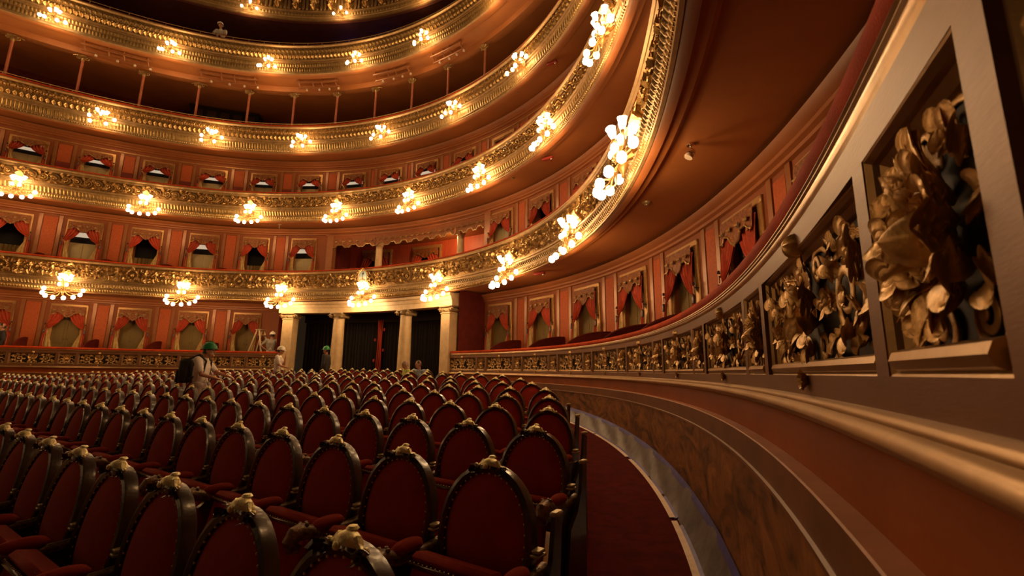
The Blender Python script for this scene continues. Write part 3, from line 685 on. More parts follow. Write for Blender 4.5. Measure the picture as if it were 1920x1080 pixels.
# --- fourth balcony
o = .15
b4, inv4, part = balcony(4, 'fourth gilded balcony front with palmette frieze and brass handrail', o, 14.57, 13.16, A0, A1, 4, 13.7)
part('velvet_rail', MB().sweep([(o+.2, 14.63), (o+.0, 14.64), (o-.02, 14.68), (o+.01, 14.72), (o+.2, 14.72)], 20, A1, 1, True), 'velvet')
part('cornice', MB().sweep([(o-.02, 14.66), (o-.06, 14.65), (o-.06, 14.6), (o-.02, 14.58), (o, 14.55)], 20, A1, 1), 'gilt_pale')
part('frieze_ground', MB().sweep([(o+.03, 14.56), (o+.02, 13.9)], 20, A1, 1), 'gilt_back')
part('lower_cornice', MB().sweep([(o+.02, 13.93), (o-.05, 13.92), (o-.05, 13.86), (o-.01, 13.85), (o-.01, 13.8), (o-.04, 13.78), (o-.04, 13.75), (o, 13.74)], 20, A1, 1), 'gilt_pale')
part('wave_moulding', modulated([(o, 13.75, 0), (o-.03, 13.7, .7), (o-.03, 13.64, 1), (o-.01, 13.58, .6), (o+.0, 13.54, 0)], .06, .5, 28, 134, .4, 4), 'gilt', 60)
part('tongue_moulding', modulated([(o, 13.53, 0), (o-.03, 13.48, .9), (o-.02, 13.38, 1), (o+.0, 13.3, 0)], .07, .5, 28, 134, .2, 4), 'gilt', 60)
part('lip', MB().sweep([(o+.0, 13.54), (o-.05, 13.535), (o-.05, 13.52), (o, 13.515), (o, 13.31), (o-.05, 13.3), (o-.07, 13.25), (o-.05, 13.18), (o, 13.16)], 20, A1, 1), 'gilt_pale')
pal4 = module_mesh([('shell', at(0, .34, .02, 90, 2.0, 8)), ('broad', at(0, .02, .02, 90, 1.7, 6)), ('slim', at(-.1, .06, .0, 100, 1.6, 6)), ('slim', at(.1, .06, 0, 80, 1.6, 6)), ('scroll', at(-.1, .5, 0, 90, .8, 0, -1)), ('scroll', at(.1, .5, 0, 90, .8, 0, 1))], 'palmette_carving', 'gilt')
a = 29.0
while a < 134: put('palmette_carving', pal4, b4, inv4 @ FR(a, o+.02, 13.93) @ S(.75, 1, .45)); a += .8
handrail(b4, inv4, .24, 14.7, 40, 133, .17)
L4 = [142, 124.9, 107.6, 90.1, 71.8, 56.4, 40.5]
struct('ceiling_fourth', MB().sweep([(o, 13.16), (o+.06, 13.12), (o+.2, 13.12), (o+.22, 13.14), (.85, 13.02), (.86, 12.78), (1.0, 12.74), (1.15, 12.76), (1.2, 12.95), (4.4, 12.9)], 10, A1, 1), 'soffit')
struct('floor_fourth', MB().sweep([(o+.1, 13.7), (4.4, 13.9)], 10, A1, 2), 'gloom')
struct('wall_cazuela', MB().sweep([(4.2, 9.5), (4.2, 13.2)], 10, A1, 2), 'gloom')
# --- fifth balcony
o = 1.87
b5, inv5, part = balcony(5, 'topmost gilded balcony front with palmettes and paired pilasters at the upper edge', o, 19, 17.4, A0, A1, 5, 17.9)
part('frieze_ground', MB().sweep([(o+.03, 18.9), (o+.02, 18.0)], 45, A1, 1), 'gilt_back')
part('cornice', MB().sweep([(o+.03, 18.9), (o-.06, 18.88), (o-.08, 18.82), (o-.03, 18.78), (o+.02, 18.76)], 45, A1, 1), 'gilt_pale')
part('lower_cornice', MB().sweep([(o+.02, 18.04), (o-.05, 18.02), (o-.05, 17.97), (o-.01, 17.95), (o-.01, 17.84), (o-.03, 17.82)], 45, A1, 1), 'gilt_pale')
part('tongue_moulding', modulated([(o-.01, 17.83, 0), (o-.05, 17.8, .9), (o-.05, 17.74, 1), (o-.01, 17.68, 0)], .06, .6, 50, 134, .3, 4), 'gilt', 60)
part('lip', MB().sweep([(o, 17.69), (o-.06, 17.67), (o-.06, 17.62), (o-.02, 17.58), (o-.03, 17.5), (o-.07, 17.47), (o-.06, 17.42), (o, 17.4)], 45, A1, 1), 'gilt_pale')
pal5 = module_mesh([('shell', at(0, .4, .02, 90, 2.4, 8)), ('broad', at(0, .06, .02, 90, 1.9, 6)), ('scroll', at(-.14, .12, 0, 90, 1.2, 0, 1)), ('scroll', at(.14, .12, 0, 90, 1.2, 0, -1)), ('slim', at(-.16, .5, 0, 120, 1.2)), ('slim', at(.16, .5, 0, 60, 1.2))], 'palmette_carving', 'gilt')
pp = MB()
for x in (-.09, .09): pp.box((x, .36, .03), (.11, .6, .05), None, .01); pp.lathe([(.05, 0), (.06, .02), (.045, .05)], 8, T((x, .68, .05)) @ RX(-90)); pp.ball((x, .03, .05), (.05, .03, .03), 6, 4)
ppm = pp.mesh('paired_pilaster', 'gilt_pale')
a = 52.0
while a < 130:
    put('palmette_carving', pal5, b5, inv5 @ FR(a, o+.02, 18.02)); put('paired_pilaster', ppm, b5, inv5 @ FR(a+1.75, o+.02, 18.04)); a += 3.5
L5 = [116, 98.6, 81.0, 64.0]
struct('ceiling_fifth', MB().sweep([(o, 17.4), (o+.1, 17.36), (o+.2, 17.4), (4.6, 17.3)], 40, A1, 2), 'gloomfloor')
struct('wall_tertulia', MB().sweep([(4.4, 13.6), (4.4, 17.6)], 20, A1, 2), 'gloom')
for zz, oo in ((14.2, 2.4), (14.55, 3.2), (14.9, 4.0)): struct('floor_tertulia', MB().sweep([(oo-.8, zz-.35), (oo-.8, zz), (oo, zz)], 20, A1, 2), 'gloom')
bo = thing('control_booth', 'long black equipment booth at the back of the third balcony gallery', 'booth', T(P(102.5, 3.4, 10.6))); boi = bo.matrix_basis.inverted()
MB().sweep([(3.2, 10.6), (3.2, 12.75), (3.28, 12.8), (3.7, 12.8), (3.7, 10.6)], 97.2, 108.2, .8, True).build('front_panel', 'dark', bo, boi)
MB().sweep([(3.14, 12.74), (3.14, 12.82), (3.4, 12.82), (3.4, 12.74)], 97.1, 108.3, .8, True).build('top_ledge', 'mahogany', bo, boi)
for k in range(5): MB().sweep([(3.15, 12.2), (3.15, 12.6), (3.2, 12.6), (3.2, 12.2)], 97.8+2.1*k, 99.2+2.1*k, .7, True).build('panel', 'mahogany', bo, boi)
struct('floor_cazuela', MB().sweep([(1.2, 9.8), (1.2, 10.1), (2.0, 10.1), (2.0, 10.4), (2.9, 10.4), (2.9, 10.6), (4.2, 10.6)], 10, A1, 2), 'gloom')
# posts under the fourth balcony
pst = MB(); pst.lathe([(.075, 0), (.08, .1), (.05, .16), (.05, 1.62), (.06, 1.66)], 10)
pcp = MB(); pcp.lathe([(.05, 1.62), (.075, 1.68), (.07, 1.74), (.11, 1.85)], 10)
for s in (-1, 1):
    pcp.merge(LIB[False]['scroll'], Matrix(((s*1.5, 0, 0, s*.14), (0, 0, -1.3, 0), (0, 1.3, 0, 1.76), (0, 0, 0, 1))))
    pcp.merge(LIB[False]['broad'], Matrix(((s*1.2, s*.9, 0, s*.02), (0, 0, -1.3, -.03), (-.4, 1.1, 0, 1.68), (0, 0, 0, 1))))
pm1, pm2 = pst.mesh('shaft', 'cherry'), pcp.mesh('capital', 'gilt_dark', 50)
for i, a in enumerate([130.2, 121.4, 112.7, 103.9, 95.2, 86.8, 78.3, 70.2, 62.3, 54.4, 46.2]):
    t = thing('slender_post', 'slim red iron post with scrolled capital, %s from the left, on the third balcony' % ordn(i+1), 'post', T(P(a, .95, 10.86)) @ RZ(a-90) @ S(1, 1, 1.0), 'slender gallery posts')
    put('shaft', pm1, t); put('capital', pm2, t)

# ------------------------------------------------------------------ entrance portico under the first balcony
pt = thing('entrance_portico', 'cream stone portico of two square piers and two round columns behind the seats', 'portico', T(P(65, .1, -.9))); pinv = pt.matrix_basis.inverted()
ent = MB().sweep([(-.16, 2.64), (-.16, 2.55), (-.1, 2.52), (-.08, 2.4), (-.06, 2.39), (-.05, 2.24), (-.05, 2.2), (.38, 2.2), (.38, 2.66)], 47.2, 82.8, .5, True); ent.build('entablature', 'cream', pt, pinv)
def base_z(a): p = P(a, .15, 0); return floor_z(p.x, p.y)
def ionic(b, r, y):
    b.lathe([(r*.98, y), (r*1.12, y+.03), (r*1.05, y+.05)], 20, RX(-90) @ S(1)) if False else None
for a, sq in ((81.0, True), (71.6, False), (57.8, False), (48.5, True)):
    bz = base_z(a)-.01; f = FR(a, .15, bz); h = 2.2-bz; b = MB(); c = MB()
    if sq:
        b.box((0, .1, 0), (.56, .2, .56), None, .01); b.box((0, h/2, 0), (.44, h-.2, .44), None, .012); b.box((0, h-.26, 0), (.48, .04, .48), None, .01)
        c.box((0, h-.03, 0), (.56, .06, .56), None, .012); c.box((0, h-.15, 0), (.46, .16, .46), None, .02)
    else:
        b.lathe([(.34, 0), (.34, .12), (.3, .14), (.31, .2), (.25, .24), (.245, .3), (.235, h*.5), (.21, h-.25), (.23, h-.24), (.22, h-.2)], 24, RX(-90)); c.box((0, h-.03, 0), (.54, .06, .54), None, .012); c.lathe([(.21, h-.22), (.25, h-.16), (.26, h-.06)], 20, RX(-90))
    for sx in (-1, 1):
        for sz in (-1, 1):
            c.merge(LIB[False]['scroll'], T((sx*.25, h-.15, sz*.2)) @ S(sx*1.15, 1.15, sz*1.6))
        c.tube([(sx*.25, h-.15, -.24), (sx*.25, h-.15, .24)], .06, 10)
    c.merge(LIB[False]['broad'], T((0, h-.2, .23)) @ S(.6))
    o = b.build('pier' if sq else 'column', 'cream', pt, pinv @ f); c.build('capital', 'capital', o, None, 50)
cw = MB()
def cf(u, v):
    t = 49+32.2*u; return tuple(P(t, 1.35+.07*sin(u*330)+.03*sin(u*97+1), 2.3-3.35*v))
cw.grid(cf, 420, 3); tag(cw.build('black_curtain', 'blackcloth'), 'long black curtain hanging behind the portico columns', 'curtain')
MB().sweep([(1.2, 2.28), (1.2, 1.92), (1.24, 1.92), (1.24, 2.28)], 49, 81.2, 1, True).build('pelmet', 'blackcloth', D.objects['black_curtain'])
struct('ceiling_portico', MB().sweep([(.4, 2.28), (1.9, 2.28)], 47.4, 82.6, 1), 'blackcloth')
for nm, a in (('wall_portico_right', 46.9), ('wall_portico_left', 83.4)):
    v = [P(a, .22, -1.1), P(a, OFFW+.1, -1.1), P(a, OFFW+.1, 2.75), P(a, .22, 2.75)]; struct(nm, MB().add(v, [(0, 1, 2, 3)]), 'darkred')
struct('floor_boxes', MB().sweep([(.06, -.28), (OFFW+.5, -.28)], 83.2, 140, 2).sweep([(.06, -.28), (OFFW+.5, -.28)], -26, 47.3, 2), 'darkred')
rc = thing('curtain_cord', 'bundle of red cords hanging down the black curtain between the columns', 'cord', T(P(66.5, 1.15, -.9))); ri = rc.matrix_basis.inverted()
for k in range(4): MB().tube([P(66.0+.3*k+.3*sin(i*.7+k)*.3-.012*i*(k-1.5), 1.13, 2.0-.3*i) for i in range(10)], .022, 6).build('cord', 'redrope', rc, ri)
for i in range(6): MB().ball(P(65.6+(i % 2)*1.7, 1.11, 1.6-.42*i), (.05, .05, .07), 6, 4).build('tassel', 'redrope', rc, ri)

# ------------------------------------------------------------------ the large central box on the first balcony
struct('wall_central_box', MB().sweep([(3.25, 2.95), (3.25, 6.2)], 44, 81, .5), 'lacquer')
struct('ceiling_central_box', MB().sweep([(1.5, 5.85), (3.3, 5.85)], 45, 80, .5), 'soffit')
for nm, a in (('wall_central_right', 46.6), ('wall_central_left', 78.6)):
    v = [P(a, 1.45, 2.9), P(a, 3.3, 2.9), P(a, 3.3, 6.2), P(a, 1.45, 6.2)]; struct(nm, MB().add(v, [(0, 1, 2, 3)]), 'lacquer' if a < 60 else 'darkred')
w = struct('wall_central_lintel', MB().sweep([(1.4, 6.2), (1.4, 5.7), (1.6, 5.7)], 46, 79.2, .5), 'wall')
MB().sweep([(1.25, 6.18), (1.29, 6.11), (1.35, 6.07), (1.35, 6.02), (1.4, 5.99), (1.4, 5.93), (1.37, 5.92), (1.37, 5.87), (1.4, 5.86)], 46, 79.2, .5).build('cornice', 'soffit_pale', w)
for a in (46.4, 78.2): MB().sweep([(1.34, 2.95), (1.34, 5.86), (1.6, 5.86), (1.6, 2.95)], a-.6, a+.6, .6, True).build('pilaster', 'pilaster', w)
for i, a in enumerate((69.4, 53.0)):
    b = MB(); b.lathe([(.2, 0), (.2, .1), (.16, .14), (.155, 1.2), (.14, 2.3), (.17, 2.33), (.18, 2.42), (.22, 2.5), (.22, 2.6)], 16)
    tag(b.build('box_column', 'cream', None, T(P(a, 1.68, 2.96)) @ S(1, 1, 1.03)), 'pale column at the %s of the central box opening' % ('left' if i == 0 else 'right'), 'column')
for i, (hi, lo) in enumerate(((77.6, 69.4), (69.3, 53.1), (53.0, 46.9))):
    t = thing('swagged_valance', ('short left', 'long middle', 'short right')[i]+' scalloped bronze valance over the central box', 'valance', T(P((hi+lo)/2, 1.36, 5.4))); ti = t.matrix_basis.inverted()
    nsw = max(2, round((hi-lo)/2.4)); b = MB(); e = []
    def vf(u, v, hi=hi, lo=lo, nsw=nsw): return tuple(P(hi+(lo-hi)*u, 1.36-.03*v, 5.74-v*(.34+.07*cos(2*pi*u*nsw)+.05*abs(sin(pi*u*nsw*3)))))
    b.grid(vf, nsw*14, 3); b.build('cloth', 'valance', t, ti); f = MB(); f.tube([vf(i2/(nsw*14), 1) for i2 in range(nsw*14+1)], .022, 5)
    for k in range(nsw*2): f.merge(LIB[False]['shell'], FR(hi+(lo-hi)*(k+.5)/(nsw*2), 1.32, 5.6) @ S(1.0, -1, .6))
    f.build('fringe', 'gilt_dark', t, ti, 50)
for i, c in enumerate((73.6, 64.1)):
    f = FR(c, 3.2, 2.98); b = MB(); x = .74
    for xx in (-1, 1): b.box((xx*x, 1.3, 0), (.12, 2.6, .08), None, .015)
    b.box((0, 2.62, 0), (2*x+.14, .14, .1), None, .015); d = tag(b.build('door_central_%d' % (i+1), 'frame_gold', None, f), kind='structure'); MB().box((0, 1.3, -.02), (2*x-.1, 2.55, .02)).build('door_leaf', 'dark', d)
    t = thing('doorway_curtain', 'small swagged curtain on the back wall of the central box, %s' % ('left doorway' if i == 0 else 'right doorway'), 'curtain', f @ T((0, 0, .04)))
    for n_, b_, m_, _ in curtain_parts(.68, 2.62, 0):
        if n_ in ('valance', 'valance_fringe', 'drape'): put(n_, b_.mesh(n_, m_, 60), t)
def lamp(loc, watts, rad_=.1, col=LAMP_COL, name='lamp_light'):
    l = D.lights.new(name, 'POINT'); l.energy = watts; l.color = col; l.shadow_soft_size = rad_; o = D.objects.new(name, l); COL.objects.link(o); o.location = loc; return o
b = MB(); b.lathe([(.05, 0), (.14, -.02), (.12, -.09), (.04, -.12)], 12); cl = tag(b.build('ceiling_lamp', 'bulb', None, T(P(57.5, 1.58, 5.84))), 'unseen ceiling lamp added behind the valance to light the central box', 'lamp'); lamp(P(57.5, 1.9, 5.6), 60, .08)  # fitting and light added out of view to brighten the box interior

# ------------------------------------------------------------------ crest on the first balcony
cr = thing('oval_crest', 'oval white and pale blue enamel crest with staff and cap on the lowest balcony front', 'crest', FR(65.6, -.3, 3.17))
b = MB(); b.grid(lambda u, v: (.2*cos(2*pi*u)*(1+.16*v), .33+.28*sin(2*pi*u)*(1+.12*v), .05+.05*sin(pi*v)), 32, 4, closeu=True); b.build('frame', 'gilt_pale', cr)
b = MB(); b.add([(.2*cos(2*pi*i/32), .33+.28*sin(2*pi*i/32), .055) for i in range(32)], [tuple(range(32))]); b.build('field', 'whitepaint', cr)
b = MB(); b.add([(.19*cos(pi*i/16), .36+.24*sin(pi*i/16), .06) for i in range(17)], [tuple(range(17))]); b.build('upper_field', 'shield_blue', cr)
b = MB(); b.tube([(0, .16, .07), (0, .47, .07)], .01, 6); b.build('staff', 'mahogany', cr); b = MB(); b.ball((.01, .48, .075), (.04, .035, .02), 8, 5); b.ball((.035, .5, .075), (.02, .02, .015), 6, 4); b.build('cap', 'mahogany', cr)
b = MB()
for s in (-1, 1): b.tube([(s*.12, .2, .07), (s*.05, .235, .085), (0, .24, .09)], [.028, .02, .018], 6)
b.build('clasped_hands', 'capital', cr); b = MB()
for i in range(11): b.merge(LIB[False]['slim'], T((0, .33, .08)) @ RZ(-100+20*i-90+90) @ T((0, .28, 0)) @ RZ(80) @ S(.55))
b.ball((0, .66, .07), (.07, .06, .03), 10, 5); b.build('laurel_wreath', 'gilt', cr, None, 50)

# ------------------------------------------------------------------ chandeliers
TULIP = MB().lathe([(.012, -.02), (.03, 0), (.048, .05), (.05, .09), (.062, .13), (.055, .14), (.03, .13)], 10, RX(-90)).mesh('glass_shade', 'bulb')
GLOBE = MB().lathe([(.01, .075), (.03, .07), (.056, .045), (.066, 0), (.056, -.045), (.03, -.066), (.0, -.072)], 10, RX(-90)).mesh('glass_globe', 'bulb')
CHM = {}
def arm_mesh(dx, dy, dz, key):
    if key not in CHM:
        b = MB(); pts = []
        for i in range(9):
            u = i/8; pts.append((dx*u, dy*u-.10*sin(pi*u)*(1 if dy <= 0 else .4), dz*u+.03*sin(2*pi*u)))
        b.tube(pts, [.018-.008*i/8 for i in range(9)], 6); b.lathe([(.012, -.05), (.03, -.03), (.034, .0)], 8, T((dx, dy, dz)) @ RX(-90)); b.merge(LIB[False]['scroll'], T((dx*.45, dy*.45+.01, dz*.45)) @ S(.5 if dx >= 0 else -.5, .5, .5)); CHM[key] = b.mesh('arm', 'gilt', 50)
    return CHM[key]
def hub_mesh(kind):
    if kind not in CHM:
        b = MB(); L = .36 if kind in 'ab' else .28
        b.merge(LIB[True]['shell'], T((0, .02, .0)) @ S(2.0)); b.merge(LIB[False]['droop'], at(0, -.03, .02, 270, 1.8)); b.merge(LIB[False]['broad'], at(0, .1, .02, 90, 1.6))
        L = .22 if kind == 'a' else .3; hy = -.22 if kind == 'a' else -.05
        b.tube([(0, .0, 0), (0, hy*.2-.06, L*.4), (0, hy*.7-.03, L*.8), (0, hy, L)], [.05, .035, .03, .04], 8)
        b.lathe([(.01, -.26), (.03, -.24), (.02, -.2), (.055, -.14), (.075, -.08), (.05, -.02), (.07, .03), (.045, .08), (.03, .12)], 12, T((0, hy, L)) @ RX(-90))
        for i in range(8): b.merge(LIB[False]['broad'], T((0, hy-.02, L)) @ RY(45*i) @ T((0, 0, .05)) @ S(.75))
        CHM[kind] = b.mesh('bracket', 'gilt', 50)
    return CHM[kind]
def chandelier(lv, a, o, z, label, group, size=1.0, seen=True):
    f = FR(a, o, z) @ S(size)
    L = .22 if lv < 3 else .3
    hy = -.22 if lv < 3 else -.05
    lamp(f @ Vector((0, hy+.42, L+.14)), LAMP_W[lv]*.45, .26)
    if lv < 3:
        for sx in (-1, 1): lamp(f @ Vector((sx*.38, hy-.36, L+.12)), LAMP_W[lv]*.3, .16)
    else: lamp(f @ Vector((0, hy-.42, L+.1)), LAMP_W[lv]*.55, .3)
    if not seen: return
    t = thing('chandelier', label, 'chandelier', f, group); HB = T((0, hy, L))
    put('bracket', hub_mesh('a' if lv < 3 else 'c'), t)
    low = {1: [-96, -72, -44, -15, 15, 44, 72, 96], 2: [-94, -64, -32, 0, 32, 64, 94], 3: [-100, -38, 38, 100], 4: [-75, -28, 28, 75], 5: [-85, 85]}[lv]
    for i, ph in enumerate(low):
        r = {1: .54, 2: .5, 3: .42, 4: .4, 5: .36}[lv]; c = max(0, cos(radians(ph)))
        dy = {1: .02-.36*c**.6, 2: .02-.36*c**.6, 3: .14 if c == 0 else -.24, 4: -.06-.2*c, 5: -.02}[lv]
        dx, dz = r*sin(radians(ph)), r*(.62 if lv < 3 else .8)*cos(radians(ph))
        put('arm', arm_mesh(dx, dy, dz, ('l', lv, i)), t, HB); put('glass_globe', GLOBE, t, HB @ T((dx, dy-.06, dz)))
    n = {1: 6, 2: 5, 3: 4, 4: 3, 5: 1}[lv]
    for i in range(n):
        ph = 2*pi*i/n+.4; q = .13 if n > 1 else 0; dx, dz = q*sin(ph), q*cos(ph); dy = .26+.09*(i % 2) if lv < 3 else .14+.09*(i % 2)
        put('arm', arm_mesh(dx, dy, dz, ('u', lv, i)), t, HB); put('glass_shade', TULIP, t, HB @ T((dx, dy+.02, dz)) @ RX(18*cos(ph)) @ RZ(-18*sin(ph)) @ S(1.1))
    if lv in (1, 2):
        for s in (-1, 1): put('glass_globe', GLOBE, t, HB @ T((s*.1, .12, .12)) @ S(.85))
for lv, angs, o, z, nm, rng, sz in ((1, L1, -.2, 2.97, 'lowest', (-2, 118), 1.0), (2, L2, .0, 6.5, 'second', (6, 127), .98), (3, L3, .33, 9.82, 'third', (31, 118), .95), (4, L4, .12, 13.5, 'fourth', (54, 127), .95), (5, L5, 1.85, 17.72, 'topmost', (78, 100), .95)):
    k = 0
    for a in angs:
        seen = rng[0] <= a <= rng[1]; k += seen
        chandelier(lv, a, o, z, 'lit gilt cluster of glass globe lamps, %s from the left on the %s balcony front' % (ordn(max(k, 1)), nm), 'balcony front chandeliers', sz, seen)
for a in (158, 172, 186, 200, 214):     # the same lamps carried on round the side of the house behind the camera
    for lv, o, z in ((1, -.2, 3.2), (2, 0, 6.62), (3, .33, 9.95)): lamp(P(a, o-.5, z), LAMP_W[lv]*.9, .3)

# ------------------------------------------------------------------ seats
def cp_(x): return math.copysign(abs(x)**.96, x)
TILT = Matrix.Translation((0, .02, .633)) @ RX(-9); TILTC = TILT @ Matrix.Translation((0, 0, .022))
def chair_meshes(nr, lod):
    A, B = .262, .302; pr = [(-.038, -.012), (-.036, -.028), (-.022, -.036), (-.005, -.032), (.0, -.025), (.002, .02), (-.008, .028), (-.038, .028)] if lod == 0 else [(-.038, -.012), (-.02, -.034), (0, -.026), (0, .026), (-.038, .026)]
    fr = MB(); k = len(pr)
    def ff(u, v):
        i = int(round(v*k)) % k; d, y = pr[i]; a = 2*pi*u; lump = 0
        if lod == 0 and i in (2, 3): lump = .004*abs(sin(a*9))
        return ((A+d+lump)*cp_(cos(a)), y-.0, (B+d+lump)*cp_(sin(a)))
    fr.grid(ff, nr, k, closeu=True, closev=True, mx=TILT)
    if lod == 0:
        for s in (-1, 1):
            fr.merge(LIB[False]['scroll'], TILTC @ T((s*.075, -.034, .252)) @ RX(90) @ RZ(s*14) @ S(.3*s, .3, .3)); fr.merge(LIB[False]['broad'], TILTC @ T((s*.06, -.036, .256)) @ RX(90) @ RZ(-s*108) @ S(.3))
    for s in (-1, 1): fr.box((s*.2, .04, .27), (.05, .05, .54), None, .008)
    fr.box((0, .05, .36), (.42, .03, .06))
    up = MB(); N = nr
    def uf(u, v): a = 2*pi*u; q = sin(pi/2*v)if v<1 else 1; rr = v; return ((A-.034)*rr*cp_(cos(a)), -.014-.034*(1-rr**2.6), (B-.034)*rr*cp_(sin(a)))
    up.grid(lambda u, v: uf(u, .02+.98*v), N, 5, closeu=True, mx=TILT); up.add([(TILT @ Vector(uf(i/N, .02)))[:] for i in range(N)], [tuple(range(N))])
    up.add([(TILT @ Vector(((A-.03)*cos(2*pi*i/N), .02, (B-.03)*sin(2*pi*i/N))))[:] for i in range(N)], [tuple(range(N-1, -1, -1))])
    cr = MB(); m = 24 if lod == 0 else 10
    def cf(u, v):      # domed shell with shallow flutes
        a = 2*pi*u; q = sin(pi/2*(1-v))**.7; w = 1-.035*abs(cos(a*4))*(lod == 0)
        return (.054*q*cos(a)*w, -.012-.05*q*sin(a)*w*(1 if sin(a) > 0 else .6), .266+.046*v**.85+.01*q*sin(a))
    cr.grid(cf, m, 6 if lod == 0 else 3, closeu=True, mx=TILTC); cr.ball(TILTC @ Vector((0, -.014, .312)), (.02, .02, .01), 8, 4)
    if lod == 0:
        for i in range(-1, 2): cr.tube([TILTC @ Vector((.02*i, -.061+.006*abs(i), .262)), TILTC @ Vector((.017*i, -.054+.004*abs(i), .284)), TILTC @ Vector((.008*i, -.03, .306))], [.003, .005, .003], 5)
        cr.ball(TILTC @ Vector((0, -.062, .272)), (.014, .01, .012), 8, 5)
    for s in (-1, 1):
        cr.tube([TILTC @ Vector((s*.034, -.022, .29)), TILTC @ Vector((s*.05, -.026, .276)), TILTC @ Vector((s*.064, -.026, .268)), TILTC @ Vector((s*.076, -.024, .266))], [.016, .011, .008, .008], 6); cr.ball(TILTC @ Vector((s*.08, -.024, .269)), .011, 8, 5)
    st = MB(); SM = T((0, -.235, .39)) @ RX(-14)
    st.box((0, .0, -.01), (.43, .1, .36), SM, .02)
    se = MB(); se.box((0, 0.0, .185), (.44, .11, .045), SM, .02)
    sn = MB()
    sw = MB(); sw.box((0, -.01, .158), (.445, .11, .018), SM, .004)
    ar = MB(); AX_ = .287
    def af(u, v):
        q = (1-abs(2*v-1)**3.2)**.5; return (AX_+.033*q*cos(2*pi*u), -.285+.2*v, .585+.03*q*sin(2*pi*u)+.008*sin(pi*v))
    ar.grid(lambda u, v: af(u, .004+.992*v), 12, 10, closeu=True)
    sc = MB(); sc.tube([(AX_, .05, .56), (AX_, -.05, .548), (AX_, -.15, .545), (AX_, -.24, .553), (AX_, -.29, .572), (AX_, -.335, .585), (AX_, -.37, .577), (AX_, -.39, .55), (AX_, -.38, .522), (AX_, -.355, .515), (AX_, -.342, .53)], [.022, .023, .024, .028, .034, .04, .041, .037, .031, .025, .018], 10)
    if lod == 0:
        for i in range(9): sc.ball((AX_+.026*sin(i*2.2), -.31-.009*i, .616-.002*i*i*.5), .012, 6, 4)
    sd = MB(); sd.prism([(-.3, 0), (.08, 0), (.08, .12), (.04, .3), (.06, .54), (.0, .55), (-.24, .54), (-.3, .5), (-.2, .36), (-.26, .12)], AX_-.016, AX_+.016, 'x')
    tb = MB(); tb.box((AX_-.005, .01, .632), (.04, .055, .014), RX(0), .004); tb.box((AX_-.005, .01, .616), (.046, .066, .012), None, .003)
    tb.tube([(AX_-.02, -.06, .56), (AX_-.02, -.055, .46), (AX_-.02, -.1, .36), (AX_-.02, -.17, .3)], [.012, .02, .02, .014], 6)
    if lod == 0:
        for i in range(40):
            a = 2*pi*i/40; sn.ball(TILT @ Vector(((A-.04)*cp_(cos(a)), -.026, (B-.04)*cp_(sin(a)))), .005, 5, 3)
        for i in range(18): sn.ball(SM @ Vector((-.205+.41*i/17, -.058, .168)), .0045, 5, 3)
    return dict(back_frame=(fr, 'mahogany'), back_upholstery=(up, 'seat'), crest=(cr, 'crest'), folded_seat=(st, 'seat'), seat_edge=(se, 'pad_velvet'), seat_rail=(sw, 'mahogany'), arm_pad=(ar, 'pad_velvet'), arm_scroll=(sc, 'scrollwood'), side_frame=(sd, 'mahogany'), arm_bracket=(tb, 'tan'), nail_trim=(sn, 'brass'))
HI = {k: b.mesh(k, m) for k, (b, m) in chair_meshes(40, 0).items()}
MID = {}
low = chair_meshes(26, 1)
for k, (b, m) in low.items():
    if k in ('back_frame', 'back_upholstery', 'crest', 'folded_seat', 'arm_pad', 'arm_bracket'): MID[k] = b
LOWB = MB(); mats = ['mahogany', 'seat', 'crest', 'pad_velvet', 'tan']
for k, i in (('back_frame', 0), ('back_upholstery', 1), ('crest', 2), ('folded_seat', 1), ('seat_edge', 3), ('arm_pad', 3), ('side_frame', 0), ('arm_bracket', 4)):
    LOWB.m += [i]*len(low[k][0].f); n0 = len(LOWB.v); LOWB.v += low[k][0].v; LOWB.f += [tuple(x+n0 for x in q) for q in low[k][0].f]
LOWM = LOWB.mesh('theatre_seat', mats)
MB_side = MB()
for k, i in (('folded_seat', 0), ('side_frame', 1), ('seat_edge', 2)):
    MB_side.m += [i]*len(low[k][0].f); n0 = len(MB_side.v); MB_side.v += low[k][0].v; MB_side.f += [tuple(x+n0 for x in q) for q in low[k][0].f]
MIDM = {k: b.mesh(k, low[k][1]) for k, b in MID.items() if k != 'folded_seat'}; MIDM['folded_seat'] = MB_side.mesh('folded_seat', ['seat', 'mahogany', 'pad_velvet'])
def project(p):
    cp, sp = cos(PITCH), sin(PITCH); y, z = p[1], p[2]-H0; d = cp*y+sp*z
    if d < .2: return None
    v = (cp*z-sp*y)/d; u = p[0]/d; c, s = cos(ROLL), sin(ROLL); return 960+853*(c*u+s*v), 540-853*(-s*u+c*v)
ROW = [(.93, 1.154), (1.86, 1.318), (2.79, 1.607), (3.74, 2.02), (4.68, 2.52), (5.62, 3.08)]+[(6.56+.94*i, None) for i in range(5)]
nchairs = 0
